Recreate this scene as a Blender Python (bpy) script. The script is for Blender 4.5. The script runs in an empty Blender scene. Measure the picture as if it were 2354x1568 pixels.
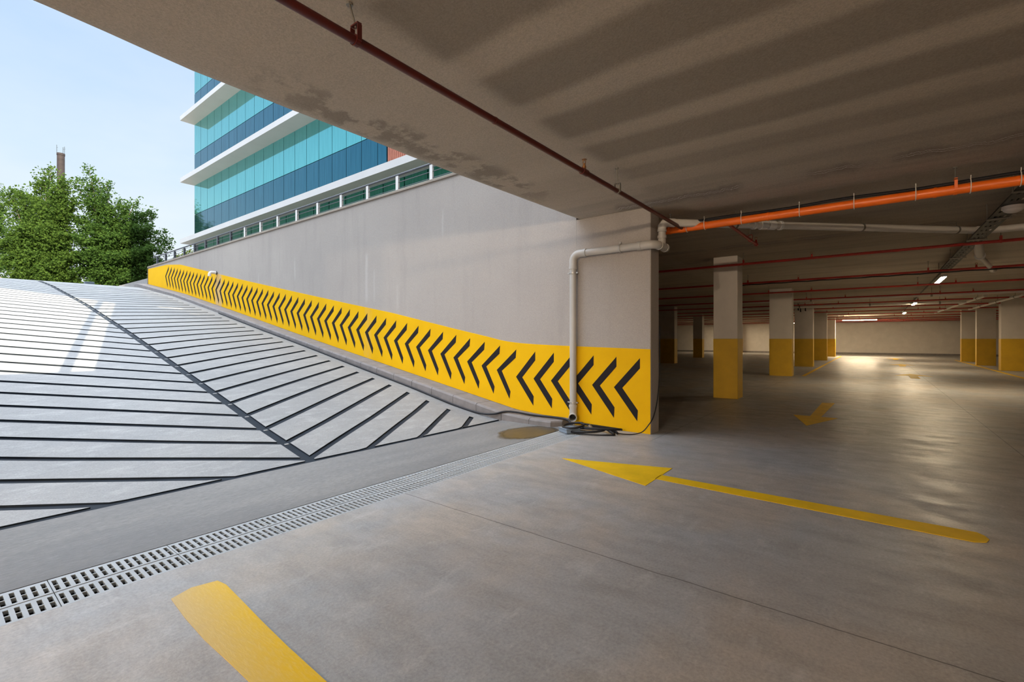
import bpy, math, random
from mathutils import Vector, Matrix, noise
R = math.radians
C = bpy.context.scene.collection
sc = bpy.context.scene

# ------------------------------------------------------------------ camera
# world: X runs into the garage along the slab edge, Y up the ramp, Z up (metres)
HC = 1.4; FPX = 1071.0; AZ = math.atan2(833.0, 1071.0)
cam_d = bpy.data.cameras.new('camera'); cam = bpy.data.objects.new('camera', cam_d); C.objects.link(cam)
cam_d.sensor_width = 36.0; cam_d.lens = 36.0 * FPX / 2354.0
cam_d.shift_y = (779.0 - 784.0) / 2354.0 * 1.0
cam_d.clip_start = 0.05; cam_d.clip_end = 500
cam.location = (0, 0, HC)
cam.rotation_euler = (R(90), 0, AZ - R(90))
sc.camera = cam

# ------------------------------------------------------------------ world, sun, exposure
W = bpy.data.worlds.new('sky'); sc.world = W; W.use_nodes = True
nt = W.node_tree; nt.nodes.clear()
def N(t, kind, **kw):
    n = t.nodes.new(kind)
    for k, v in kw.items():
        if k in n.inputs: n.inputs[k].default_value = v
        else: setattr(n, k, v)
    return n
tc = N(nt, 'ShaderNodeTexCoord'); sx = N(nt, 'ShaderNodeSeparateXYZ')
nt.links.new(tc.outputs['Generated'], sx.inputs[0])
rmp = N(nt, 'ShaderNodeValToRGB'); nt.links.new(sx.outputs['Z'], rmp.inputs[0])
SKY = [(0.0, (0.95, 1.0, 1.02)), (0.12, (0.86, 0.95, 1.02)), (0.28, (0.68, 0.85, 1.02)), (0.45, (0.56, 0.75, 1.0)), (0.62, (3.6, 4.1, 4.8)), (1.0, (5.2, 5.6, 6.2))]
els = rmp.color_ramp.elements
while len(els) < len(SKY): els.new(0.5)
for e, (p, c) in zip(els, SKY): e.position = p; e.color = (*c, 1)
nz = N(nt, 'ShaderNodeTexNoise', Scale=2.2, Detail=5.0, Roughness=0.55); mp = N(nt, 'ShaderNodeMapping')
mp.inputs['Scale'].default_value = (1, 1, 2.5)
nt.links.new(tc.outputs['Generated'], mp.inputs[0]); nt.links.new(mp.outputs[0], nz.inputs['Vector'])
cr = N(nt, 'ShaderNodeMapRange'); cr.inputs[1].default_value = 0.45; cr.inputs[2].default_value = 0.72; cr.inputs[3].default_value = 0.0; cr.inputs[4].default_value = 0.55
nt.links.new(nz.outputs['Fac'], cr.inputs[0])
mx = N(nt, 'ShaderNodeMix', data_type='RGBA')
nt.links.new(cr.outputs[0], mx.inputs['Factor']); nt.links.new(rmp.outputs[0], mx.inputs[6])
mul = N(nt, 'ShaderNodeMix', data_type='RGBA', blend_type='ADD'); mul.inputs['Factor'].default_value = 1.0
nt.links.new(rmp.outputs[0], mul.inputs[6]); mul.inputs[7].default_value = (0.20, 0.12, 0.03, 1)
nt.links.new(mul.outputs[2], mx.inputs[7])
bg = N(nt, 'ShaderNodeBackground'); bg.inputs[1].default_value = 1.0
nt.links.new(mx.outputs[2], bg.inputs[0])
wo = N(nt, 'ShaderNodeOutputWorld'); nt.links.new(bg.outputs[0], wo.inputs[0])

SUN_EL = 35.0
sd = bpy.data.lights.new('sun', 'SUN'); sun = bpy.data.objects.new('sun', sd); C.objects.link(sun)
sd.energy = 12.0; sd.angle = R(0.27); sd.color = (1.0, 0.86, 0.60)
travel = Vector((0.233 * math.cos(R(SUN_EL)), 0.972 * math.cos(R(SUN_EL)), -math.sin(R(SUN_EL))))
sun.rotation_euler = travel.to_track_quat('-Z', 'Y').to_euler()
sun.location = (-10, -30, 30)

sc.view_settings.view_transform = 'Standard'; sc.view_settings.look = 'None'
sc.view_settings.gamma = 1.0; sc.view_settings.use_curve_mapping = False
sc.view_settings.exposure = 0.0

# ------------------------------------------------------------------ helpers
class MB:
    def __init__(s): s.v = []; s.f = []; s.m = []
    def poly(s, pts, m=0):
        b = len(s.v); s.v += [tuple(p) for p in pts]; s.f.append(tuple(range(b, b + len(pts)))); s.m.append(m)
    def box(s, a, b, m=0):
        x0, y0, z0 = a; x1, y1, z1 = b; i = len(s.v)
        s.v += [(x0,y0,z0),(x1,y0,z0),(x1,y1,z0),(x0,y1,z0),(x0,y0,z1),(x1,y0,z1),(x1,y1,z1),(x0,y1,z1)]
        for q in ((3,2,1,0),(4,5,6,7),(0,1,5,4),(1,2,6,5),(2,3,7,6),(3,0,4,7)):
            s.f.append(tuple(i + k for k in q)); s.m.append(m)
    def obox(s, c, ux, uy, uz, m=0):
        c = Vector(c); ux = Vector(ux); uy = Vector(uy); uz = Vector(uz); i = len(s.v)
        for dz in (-1, 1):
            for dx, dy in ((-1,-1),(1,-1),(1,1),(-1,1)): s.v.append(tuple(c + ux*dx + uy*dy + uz*dz))
        for q in ((3,2,1,0),(4,5,6,7),(0,1,5,4),(1,2,6,5),(2,3,7,6),(3,0,4,7)):
            s.f.append(tuple(i + k for k in q)); s.m.append(m)
    def tube(s, path, r, n=12, m=0, cap=True, ref=None):
        P = [Vector(p) for p in path]; rs = r if isinstance(r, (list, tuple)) else [r] * len(P)
        i0 = len(s.v); up = None
        for k, p in enumerate(P):
            t = (P[min(k+1, len(P)-1)] - P[max(k-1, 0)])
            if t.length < 1e-9: t = Vector((0,0,1))
            t.normalize()
            if up is None:
                up = Vector((0,0,1)) if abs(t.z) < 0.9 else Vector((1,0,0))
            a = (up - t * up.dot(t))
            if a.length < 1e-6: a = t.orthogonal()
            a.normalize(); up = a; b = t.cross(a)
            for j in range(n):
                w = 2*math.pi*j/n; s.v.append(tuple(p + (a*math.cos(w) + b*math.sin(w)) * rs[k]))
        for k in range(len(P)-1):
            for j in range(n):
                s.f.append((i0+k*n+j, i0+k*n+(j+1)%n, i0+(k+1)*n+(j+1)%n, i0+(k+1)*n+j)); s.m.append(m)
        if cap:
            s.f.append(tuple(i0+j for j in range(n))[::-1]); s.m.append(m)
            s.f.append(tuple(i0+(len(P)-1)*n+j for j in range(n))); s.m.append(m)
    def prism(s, pts, d, m=0):
        i = len(s.v); n = len(pts); d = Vector(d)
        s.v += [tuple(p) for p in pts] + [tuple(Vector(p) + d) for p in pts]
        s.f.append(tuple(i+k for k in range(n))[::-1]); s.m.append(m)
        s.f.append(tuple(i+n+k for k in range(n))); s.m.append(m)
        for k in range(n):
            s.f.append((i+k, i+(k+1)%n, i+n+(k+1)%n, i+n+k)); s.m.append(m)
    def ellipsoid(s, c, rx, ry, rz, nu=16, nv=8, m=0):
        i = len(s.v)
        for a in range(nv+1):
            th = math.pi*a/nv
            for b in range(nu):
                ph = 2*math.pi*b/nu
                s.v.append((c[0]+rx*math.sin(th)*math.cos(ph), c[1]+ry*math.sin(th)*math.sin(ph), c[2]+rz*math.cos(th)))
        for a in range(nv):
            for b in range(nu):
                s.f.append((i+a*nu+b, i+(a+1)*nu+b, i+(a+1)*nu+(b+1)%nu, i+a*nu+(b+1)%nu)); s.m.append(m)

def obj(name, mb, mats, parent=None, smooth=False, bevel=0, label=None):
    me = bpy.data.meshes.new(name); me.from_pydata(mb.v, [], mb.f)
    if not isinstance(mats, (list, tuple)): mats = [mats]
    for m in mats: me.materials.append(m)
    for p, k in zip(me.polygons, mb.m): p.material_index = k
    if smooth:
        for p in me.polygons: p.use_smooth = True
    me.update()
    o = bpy.data.objects.new(name, me); C.objects.link(o)
    if parent: o.parent = parent; o.matrix_parent_inverse = Matrix.Translation(-parent.location)
    if bevel:
        b = o.modifiers.new('bevel', 'BEVEL'); b.width = bevel; b.segments = 2; b.limit_method = 'ANGLE'
    if smooth:
        try: me.set_sharp_from_angle(angle=R(40))
        except Exception: pass
    if label: o['label'] = label
    return o
def thing(name, label, cat, loc=(0,0,0), group=None):
    o = bpy.data.objects.new(name, None); C.objects.link(o); o.location = loc; o.empty_display_size = 0.2
    o['label'] = label; o['category'] = cat
    if group: o['group'] = group
    return o
def tag(o, label, cat, group=None):
    o['label'] = label; o['category'] = cat
    if group: o['group'] = group
    return o
def struct(name, mb, mats, **kw):
    o = obj(name, mb, mats, **kw); o['kind'] = 'structure'; return o
def arc(c, a, b, r, a0, a1, n=7):
    c = Vector(c); a = Vector(a); b = Vector(b)
    return [c + a*(r*math.cos(R(a0+(a1-a0)*k/n))) + b*(r*math.sin(R(a0+(a1-a0)*k/n))) for k in range(n+1)]
def lerp_tab(xs, ys, x):
    if x <= xs[0]: return ys[0]
    for i in range(len(xs)-1):
        if x <= xs[i+1]: return ys[i] + (ys[i+1]-ys[i])*(x-xs[i])/(xs[i+1]-xs[i])
    return ys[-1]

# ------------------------------------------------------------------ materials
def base_mat(name, rough=0.6, metal=0.0):
    m = bpy.data.materials.new(name); m.use_nodes = True; t = m.node_tree; t.nodes.clear()
    bs = N(t, 'ShaderNodeBsdfPrincipled'); bs.inputs['Roughness'].default_value = rough; bs.inputs['Metallic'].default_value = metal
    o = N(t, 'ShaderNodeOutputMaterial'); t.links.new(bs.outputs[0], o.inputs[0])
    g = N(t, 'ShaderNodeNewGeometry')
    return m, t, bs, g
def noise_fac(t, g, scale, detail=4, rough=0.6, stretch=(1,1,1), lo=0.3, hi=0.7, off=(0,0,0)):
    mp = N(t, 'ShaderNodeMapping'); mp.inputs['Scale'].default_value = stretch; mp.inputs['Location'].default_value = off
    t.links.new(g.outputs['Position'], mp.inputs[0])
    n = N(t, 'ShaderNodeTexNoise'); n.inputs['Scale'].default_value = scale; n.inputs['Detail'].default_value = detail; n.inputs['Roughness'].default_value = rough
    t.links.new(mp.outputs[0], n.inputs['Vector'])
    r = N(t, 'ShaderNodeMapRange'); r.inputs[1].default_value = lo; r.inputs[2].default_value = hi
    t.links.new(n.outputs['Fac'], r.inputs[0]); return r.outputs[0]
def mixc(t, fac, a, b, mode='MIX'):
    x = N(t, 'ShaderNodeMix', data_type='RGBA', blend_type=mode)
    for sock, val in ((x.inputs['Factor'], fac), (x.inputs[6], a), (x.inputs[7], b)):
        if isinstance(val, (int, float)): sock.default_value = val
        elif isinstance(val, tuple): sock.default_value = (*val, 1) if len(val) == 3 else val
        else: t.links.new(val, sock)
    return x.outputs[2]
def math_n(t, op, a, b=None, c=None):
    x = N(t, 'ShaderNodeMath', operation=op)
    for i, v in enumerate((a, b, c)):
        if v is None: continue
        if isinstance(v, (int, float)): x.inputs[i].default_value = v
        else: t.links.new(v, x.inputs[i])
    return x.outputs[0]
def bump(t, bs, fac, strength=0.2, dist=0.01):
    b = N(t, 'ShaderNodeBump'); b.inputs['Strength'].default_value = strength; b.inputs['Distance'].default_value = dist
    t.links.new(fac, b.inputs['Height']); t.links.new(b.outputs[0], bs.inputs['Normal'])
def simple(name, col, rough=0.5, metal=0.0, var=0.12, scale=6.0, bmp=0.0, spec=0.5):
    m, t, bs, g = base_mat(name, rough, metal); bs.inputs['Specular IOR Level'].default_value = spec
    f = noise_fac(t, g, scale)
    c = mixc(t, f, tuple(x*(1-var) for x in col), tuple(min(1, x*(1+var)) for x in col))
    t.links.new(c, bs.inputs['Base Color'])
    if bmp: bump(t, bs, noise_fac(t, g, 90, 3), bmp, 0.004)
    return m
def sep(t, g):
    s = N(t, 'ShaderNodeSeparateXYZ'); t.links.new(g.outputs['Position'], s.inputs[0]); return s.outputs
def line_mask(t, v, at, w):
    return math_n(t, 'COMPARE', v, at, w)
def smooth_band(t, v, lo, hi, soft):
    a = N(t, 'ShaderNodeMapRange', interpolation_type='SMOOTHSTEP'); a.inputs[1].default_value = lo-soft; a.inputs[2].default_value = lo+soft; t.links.new(v, a.inputs[0])
    b = N(t, 'ShaderNodeMapRange', interpolation_type='SMOOTHSTEP'); b.inputs[1].default_value = hi-soft; b.inputs[2].default_value = hi+soft; b.inputs[3].default_value = 1; b.inputs[4].default_value = 0; t.links.new(v, b.inputs[0])
    return math_n(t, 'MULTIPLY', a.outputs[0], b.outputs[0])

def concrete_floor():
    m, t, bs, g = base_mat('polished_concrete', 0.4)
    big = noise_fac(t, g, 0.55, 4, 0.6, (1.0, 0.6, 1), 0.32, 0.68)
    warm = noise_fac(t, g, 0.75, 5, 0.6, (0.8, 1, 1), 0.42, 0.58, (7.6, 3.3, 0))
    c = mixc(t, warm, (0.375, 0.395, 0.42), (0.455, 0.405, 0.355))
    c = mixc(t, math_n(t, 'MULTIPLY', big, 0.7), c, (0.33, 0.31, 0.295))
    mid = noise_fac(t, g, 2.6, 6, 0.72, (1.8, 0.7, 1), 0.4, 0.72, (1, 9, 0))
    c = mixc(t, math_n(t, 'MULTIPLY', mid, 0.55), c, (0.22, 0.205, 0.19))
    lt = noise_fac(t, g, 3.4, 6, 0.7, (0.8, 1.6, 1), 0.55, 0.78, (4, 2, 0))
    c = mixc(t, math_n(t, 'MULTIPLY', lt, 0.55), c, (0.58, 0.57, 0.56))
    fine = noise_fac(t, g, 60, 4, 0.7, (1, 1, 1), 0.3, 0.7)
    stk = noise_fac(t, g, 4.5, 7, 0.78, (1.0, 2.2, 1), 0.48, 0.74, (8, 1, 0))
    c = mixc(t, math_n(t, 'MULTIPLY', stk, 0.20), c, (0.24, 0.23, 0.225))
    c = mixc(t, 0.28, c, mixc(t, fine, (0.15, 0.15, 0.15), (0.78, 0.77, 0.76)), 'OVERLAY')
    x, y, z = sep(t, g)
    wob = math_n(t, 'MULTIPLY', math_n(t, 'SUBTRACT', noise_fac(t, g, 3, 3, 0.6, (1,1,1), 0, 1), 0.5), 0.03)
    xw = math_n(t, 'ADD', x, wob); yw = math_n(t, 'ADD', y, wob)
    l1 = math_n(t, 'MULTIPLY', line_mask(t, xw, 2.735, 0.0045), math_n(t, 'LESS_THAN', y, 3.36))
    l2 = math_n(t, 'MULTIPLY', line_mask(t, y, -1.403, 0.006), math_n(t, 'GREATER_THAN', x, 2.735))
    l3 = math_n(t, 'MULTIPLY', line_mask(t, y, 2.42, 0.005), math_n(t, 'GREATER_THAN', x, 6.2))
    l4 = line_mask(t, math_n(t, 'PINGPONG', math_n(t, 'ADD', x, -2.735), 7.2), 7.2, 0.006)
    l4 = math_n(t, 'MULTIPLY', l4, math_n(t, 'GREATER_THAN', x, 8.0))
    l = math_n(t, 'MAXIMUM', math_n(t, 'MAXIMUM', l1, l2), math_n(t, 'MAXIMUM', l3, l4))
    c = mixc(t, math_n(t, 'MULTIPLY', l, 0.75), c, (0.05, 0.045, 0.04))
    # rubbed tyre tracks deeper in the aisle
    tr = noise_fac(t, g, 1.3, 6, 0.72, (0.9, 1.8, 1), 0.5, 0.75, (2, 5, 0))
    inn = N(t, 'ShaderNodeMapRange'); inn.inputs[1].default_value = 5.0; inn.inputs[2].default_value = 9.0; t.links.new(x, inn.inputs[0])
    c = mixc(t, math_n(t, 'MULTIPLY', math_n(t, 'MULTIPLY', tr, inn.outputs[0]), 0.35), c, (0.13, 0.12, 0.11))
    t.links.new(c, bs.inputs['Base Color'])
    rr = N(t, 'ShaderNodeMapRange'); rr.inputs[3].default_value = 0.36; rr.inputs[4].default_value = 0.62; t.links.new(mid, rr.inputs[0])
    t.links.new(rr.outputs[0], bs.inputs['Roughness'])
    bump(t, bs, fine, 0.12, 0.004)
    return m
def strip_concrete():
    m, t, bs, g = base_mat('brushed_concrete', 0.6)
    big = noise_fac(t, g, 0.7, 4, 0.6, (0.8, 1.4, 1), 0.32, 0.68, (3, 0, 0))
    c = mixc(t, big, (0.185, 0.184, 0.186), (0.285, 0.272, 0.256))
    fine = noise_fac(t, g, 26, 6, 0.78, (0.6, 2.4, 1), 0.38, 0.66)
    c = mixc(t, math_n(t, 'MULTIPLY', math_n(t, 'SUBTRACT', 1.0, fine), 0.7), c, (0.10, 0.10, 0.10))
    sk = noise_fac(t, g, 1.8, 6, 0.72, (0.45, 2.6, 1), 0.42, 0.7, (6, 2, 0))
    c = mixc(t, math_n(t, 'MULTIPLY', sk, 0.55), c, (0.125, 0.125, 0.128))
    t.links.new(c, bs.inputs['Base Color']); bump(t, bs, fine, 0.35, 0.006)
    return m
def ramp_concrete():
    m, t, bs, g = base_mat('ramp_concrete', 0.5)
    big = noise_fac(t, g, 0.6, 5, 0.6, (0.6, 1.2, 1), 0.3, 0.7)
    c = mixc(t, big, (0.21, 0.213, 0.216), (0.285, 0.28, 0.27))
    mid = noise_fac(t, g, 3.0, 6, 0.72, (1, 2.4, 1), 0.5, 0.72, (3, 8, 0))
    c = mixc(t, math_n(t, 'MULTIPLY', mid, 0.6), c, (0.41, 0.405, 0.40))
    dk = noise_fac(t, g, 5.0, 6, 0.75, (1, 2.4, 1), 0.52, 0.75, (1, 1, 0))
    c = mixc(t, math_n(t, 'MULTIPLY', dk, 0.55), c, (0.165, 0.165, 0.165))
    fine = noise_fac(t, g, 70, 4, 0.7, (1, 1, 1), 0.3, 0.7)
    stk = noise_fac(t, g, 12, 6, 0.75, (1, 2.2, 1), 0.5, 0.72, (8, 1, 0))
    c = mixc(t, math_n(t, 'MULTIPLY', stk, 0.35), c, (0.17, 0.17, 0.17))
    c = mixc(t, 0.35, c, mixc(t, fine, (0.2, 0.2, 0.2), (0.75, 0.75, 0.75)), 'OVERLAY')
    t.links.new(c, bs.inputs['Base Color']); bump(t, bs, fine, 0.2, 0.005)
    return m
def wall_plaster():
    m, t, bs, g = base_mat('grey_plaster', 0.85)
    big = noise_fac(t, g, 0.35, 4, 0.55, (1, 1, 1), 0.3, 0.7)
    c = mixc(t, big, (0.355, 0.315, 0.285), (0.415, 0.37, 0.33))
    st = noise_fac(t, g, 1.6, 5, 0.65, (1, 2.2, 0.25), 0.52, 0.8, (0, 4, 0))
    c = mixc(t, math_n(t, 'MULTIPLY', st, 0.30), c, (0.235, 0.21, 0.195))
    x, y, z = sep(t, g)
    wob = math_n(t, 'MULTIPLY', math_n(t, 'SUBTRACT', noise_fac(t, g, 4, 3, 0.6, (1,1,1), 0, 1), 0.5), 0.06)
    yw = math_n(t, 'ADD', y, wob)
    dm = None
    for (yy, w, z0, z1, a) in ((9.55, 0.045, 2.3, 3.4, 0.5), (9.25, 0.03, 2.3, 3.0, 0.3), (12.95, 0.03, 3.1, 3.6, 0.4), (6.95, 0.02, 3.5, 4.0, 0.35), (15.2, 0.03, 2.8, 3.4, 0.3), (8.4, 0.03, 2.1, 2.6, 0.25)):
        q = math_n(t, 'MULTIPLY', math_n(t, 'MULTIPLY', smooth_band(t, yw, yy-w, yy+w, w*0.8), smooth_band(t, z, z0, z1, 0.12)), a)
        dm = q if dm is None else math_n(t, 'MAXIMUM', dm, q)
    c = mixc(t, dm, c, (0.52, 0.48, 0.45))
    fine = noise_fac(t, g, 110, 4, 0.75, (1, 1, 1), 0.3, 0.7)
    c = mixc(t, 0.4, c, mixc(t, fine, (0.2, 0.2, 0.2), (0.7, 0.7, 0.7)), 'OVERLAY')
    t.links.new(c, bs.inputs['Base Color']); bump(t, bs, fine, 0.22, 0.006)
    return m
def band_paint():
    m, t, bs, g = base_mat('yellow_band_paint', 0.7); bs.inputs['Specular IOR Level'].default_value = 0.12
    f = noise_fac(t, g, 1.5, 4, 0.6)
    c = mixc(t, f, (0.76, 0.415, 0.002), (0.82, 0.46, 0.003))
    x, y, z = sep(t, g)
    wob = math_n(t, 'MULTIPLY', math_n(t, 'SUBTRACT', noise_fac(t, g, 5, 4, 0.65, (1,1,1), 0, 1), 0.5), 0.5)
    yw = math_n(t, 'ADD', y, wob)
    s = math_n(t, 'MULTIPLY', smooth_band(t, yw, 18.05, 18.55, 0.14), noise_fac(t, g, 9, 5, 0.7, (1, 3, 0.5), 0.25, 0.6))
    s2 = math_n(t, 'MULTIPLY', math_n(t, 'MULTIPLY', smooth_band(t, yw, 9.35, 9.6, 0.08), noise_fac(t, g, 9, 5, 0.7, (1, 3, 0.5), 0.35, 0.7)), 0.35)
    c = mixc(t, math_n(t, 'MULTIPLY', math_n(t, 'MAXIMUM', s, s2), 0.75), c, (0.52, 0.38, 0.27))
    sp = noise_fac(t, g, 40, 3, 0.6, (1,1,1), 0.68, 0.74)
    c = mixc(t, math_n(t, 'MULTIPLY', sp, 0.35), c, (0.35, 0.2, 0.02))
    t.links.new(c, bs.inputs['Base Color']); bump(t, bs, noise_fac(t, g, 110, 3), 0.22, 0.005)
    return m
def ceiling_mat():
    m, t, bs, g = base_mat('ceiling_concrete', 0.85)
    x, y, z = sep(t, g)
    big = noise_fac(t, g, 0.5, 5, 0.6, (1.5, 0.35, 1), 0.3, 0.7)
    c = mixc(t, big, (0.44, 0.37, 0.29), (0.53, 0.45, 0.355))
    stk = noise_fac(t, g, 1.3, 5, 0.62, (2.2, 0.22, 1), 0.45, 0.75, (5, 2, 0))
    inn = N(t, 'ShaderNodeMapRange'); inn.inputs[1].default_value = 3.5; inn.inputs[2].default_value = 7.0; t.links.new(x, inn.inputs[0])
    c = mixc(t, math_n(t, 'MULTIPLY', math_n(t, 'MULTIPLY', stk, inn.outputs[0]), 0.55), c, (0.22, 0.18, 0.145))
    # darker damp panels between paler strips
    wv = math_n(t, 'MULTIPLY', math_n(t, 'SUBTRACT', noise_fac(t, g, 1.2, 3, 0.5, (1,1,1), 0, 1), 0.5), 0.12)
    xw = math_n(t, 'ADD', x, wv); yw = math_n(t, 'ADD', y, wv)
    pm = None
    for x0, x1, a in ((0.75, 1.35, 0.7), (1.62, 2.28, 0.85), (2.60, 3.10, 0.85), (3.40, 3.90, 0.8), (4.18, 4.68, 0.75), (4.98, 5.35, 0.45), (5.75, 6.0, 0.3)):
        q = math_n(t, 'MULTIPLY', smooth_band(t, xw, x0, x1, 0.07), a); pm = q if pm is None else math_n(t, 'MAXIMUM', pm, q)
    edge = N(t, 'ShaderNodeMapRange', interpolation_type='SMOOTHSTEP'); edge.inputs[1].default_value = 2.28; edge.inputs[2].default_value = 2.46; edge.inputs[3].default_value = 1; edge.inputs[4].default_value = 0
    t.links.new(yw, edge.inputs[0])
    pm = math_n(t, 'MULTIPLY', pm, edge.outputs[0])
    c = mixc(t, math_n(t, 'MULTIPLY', pm, 0.72), c, (0.185, 0.15, 0.115))
    # damp along the slab edge
    wet = noise_fac(t, g, 2.4, 6, 0.66, (1.2, 1, 1), 0.475, 0.54, (9, 1, 0))
    eb = smooth_band(t, yw, 3.36, 3.84, 0.12); xb = smooth_band(t, x, 1.7, 5.2, 0.6)
    c = mixc(t, math_n(t, 'MULTIPLY', math_n(t, 'MULTIPLY', math_n(t, 'MULTIPLY', wet, eb), xb), 0.55), c, (0.15, 0.12, 0.095))
    lip = smooth_band(t, yw, 3.82, 4.3, 0.05)
    c = mixc(t, math_n(t, 'MULTIPLY', lip, 0.35), c, (0.55, 0.48, 0.42))
    # lime crusts along two construction joints
    for xj, ysl in ((6.47, 0.06), (10.6, 0.05)):
        wj = math_n(t, 'MULTIPLY', math_n(t, 'SUBTRACT', noise_fac(t, g, 2.6, 5, 0.65, (0.3, 1.6, 1), 0, 1), 0.5), 0.42)
        dj = math_n(t, 'ABSOLUTE', math_n(t, 'SUBTRACT', math_n(t, 'ADD', x, wj), xj))
        dark = N(t, 'ShaderNodeMapRange', interpolation_type='SMOOTHSTEP'); dark.inputs[1].default_value = 0.02; dark.inputs[2].default_value = 0.28; dark.inputs[3].default_value = 0.55; dark.inputs[4].default_value = 0; t.links.new(dj, dark.inputs[0])
        brk = noise_fac(t, g, 1.1, 3, 0.5, (0.2, 1, 1), 0.42, 0.55, (xj, 0, 0))
        c = mixc(t, math_n(t, 'MULTIPLY', dark.outputs[0], brk), c, (0.14, 0.11, 0.09))
        ln = math_n(t, 'MULTIPLY', math_n(t, 'COMPARE', dj, 0.03, 0.007), brk)
        c = mixc(t, math_n(t, 'MULTIPLY', ln, 0.9), c, (0.75, 0.71, 0.66))
    fine = noise_fac(t, g, 70, 3, 0.75, (1, 1, 1), 0.3, 0.7)
    c = mixc(t, 0.35, c, mixc(t, fine, (0.2, 0.2, 0.2), (0.7, 0.7, 0.7)), 'OVERLAY')
    t.links.new(c, bs.inputs['Base Color']); bump(t, bs, fine, 0.3, 0.005)
    return m
def leaf_mat(name, a, b):
    m, t, bs, g = base_mat(name, 0.75); bs.inputs['Specular IOR Level'].default_value = 0.08
    f = noise_fac(t, g, 1.1, 4, 0.7, (1,1,1), 0.3, 0.7); f2 = noise_fac(t, g, 9, 2, 0.5, (1,1,1), 0.3, 0.7)
    c = mixc(t, math_n(t, 'MULTIPLY', math_n(t, 'ADD', f, f2), 0.5), a, b)
    t.links.new(c, bs.inputs['Base Color'])
    tr = N(t, 'ShaderNodeBsdfTranslucent'); t.links.new(c, tr.inputs['Color'])
    ms = N(t, 'ShaderNodeMixShader'); ms.inputs[0].default_value = 0.4
    t.links.new(bs.outputs[0], ms.inputs[1]); t.links.new(tr.outputs[0], ms.inputs[2])
    out = [n for n in t.nodes if n.type == 'OUTPUT_MATERIAL'][0]; t.links.new(ms.outputs[0], out.inputs[0])
    return m
def emit(name, col, s):
    m = bpy.data.materials.new(name); m.use_nodes = True; t = m.node_tree; t.nodes.clear()
    e = N(t, 'ShaderNodeEmission'); e.inputs[0].default_value = (*col, 1); e.inputs[1].default_value = s
    o = N(t, 'ShaderNodeOutputMaterial'); t.links.new(e.outputs[0], o.inputs[0]); return m
def facade_glass(name, a, b, rough, metal=0.85):
    m, t, bs, g = base_mat(name, rough, metal)
    f = noise_fac(t, g, 2.0, 3, 0.5, (1, 6, 0.3))
    t.links.new(mixc(t, f, a, b), bs.inputs['Base Color']); return m

def worn_sheen_yellow():
    m, t, bs, g = base_mat('worn_sheen_yellow_paint', 0.6); bs.inputs['Specular IOR Level'].default_value = 0.2
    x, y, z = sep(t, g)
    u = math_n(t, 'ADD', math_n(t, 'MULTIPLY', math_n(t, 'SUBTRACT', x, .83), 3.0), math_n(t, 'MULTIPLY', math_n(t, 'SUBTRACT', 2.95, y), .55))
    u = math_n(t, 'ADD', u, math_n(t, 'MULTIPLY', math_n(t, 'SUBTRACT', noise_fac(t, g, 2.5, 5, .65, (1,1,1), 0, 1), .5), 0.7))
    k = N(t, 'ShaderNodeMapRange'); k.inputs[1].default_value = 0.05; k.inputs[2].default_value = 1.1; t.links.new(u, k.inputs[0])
    c = mixc(t, k.outputs[0], (0.58, 0.43, 0.20), (0.78, 0.49, 0.006))  # pale side paints in sky sheen together with real paint wear
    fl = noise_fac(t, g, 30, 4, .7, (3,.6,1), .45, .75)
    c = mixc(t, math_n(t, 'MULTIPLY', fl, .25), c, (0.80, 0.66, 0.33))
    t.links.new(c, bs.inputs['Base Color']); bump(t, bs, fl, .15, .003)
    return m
def puddle_mat():
    m, t, bs, g = base_mat('wet_brown_sand', 0.3)
    c = mixc(t, noise_fac(t, g, 5, 5, .7), (0.055, 0.047, 0.035), (0.098, 0.083, 0.062))
    t.links.new(c, bs.inputs['Base Color'])
    x, y, z = sep(t, g)
    dx = math_n(t, 'DIVIDE', math_n(t, 'SUBTRACT', x, 5.66), .60); dy = math_n(t, 'DIVIDE', math_n(t, 'SUBTRACT', y, 4.09), .39)
    d = math_n(t, 'SQRT', math_n(t, 'ADD', math_n(t, 'MULTIPLY', dx, dx), math_n(t, 'MULTIPLY', dy, dy)))
    d = math_n(t, 'ADD', d, math_n(t, 'MULTIPLY', math_n(t, 'SUBTRACT', noise_fac(t, g, 3.5, 5, .6, (1,1,1), 0, 1), .5), .5))
    k = N(t, 'ShaderNodeMapRange', interpolation_type='SMOOTHSTEP'); k.inputs[1].default_value = 0.72; k.inputs[2].default_value = 1.0; k.inputs[3].default_value = 0.82; k.inputs[4].default_value = 0.0; t.links.new(d, k.inputs[0])
    tr = N(t, 'ShaderNodeBsdfTransparent'); ms = N(t, 'ShaderNodeMixShader'); t.links.new(k.outputs[0], ms.inputs[0])
    t.links.new(tr.outputs[0], ms.inputs[1]); t.links.new(bs.outputs[0], ms.inputs[2])
    out = [n for n in t.nodes if n.type == 'OUTPUT_MATERIAL'][0]; t.links.new(ms.outputs[0], out.inputs[0])
    return m
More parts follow.
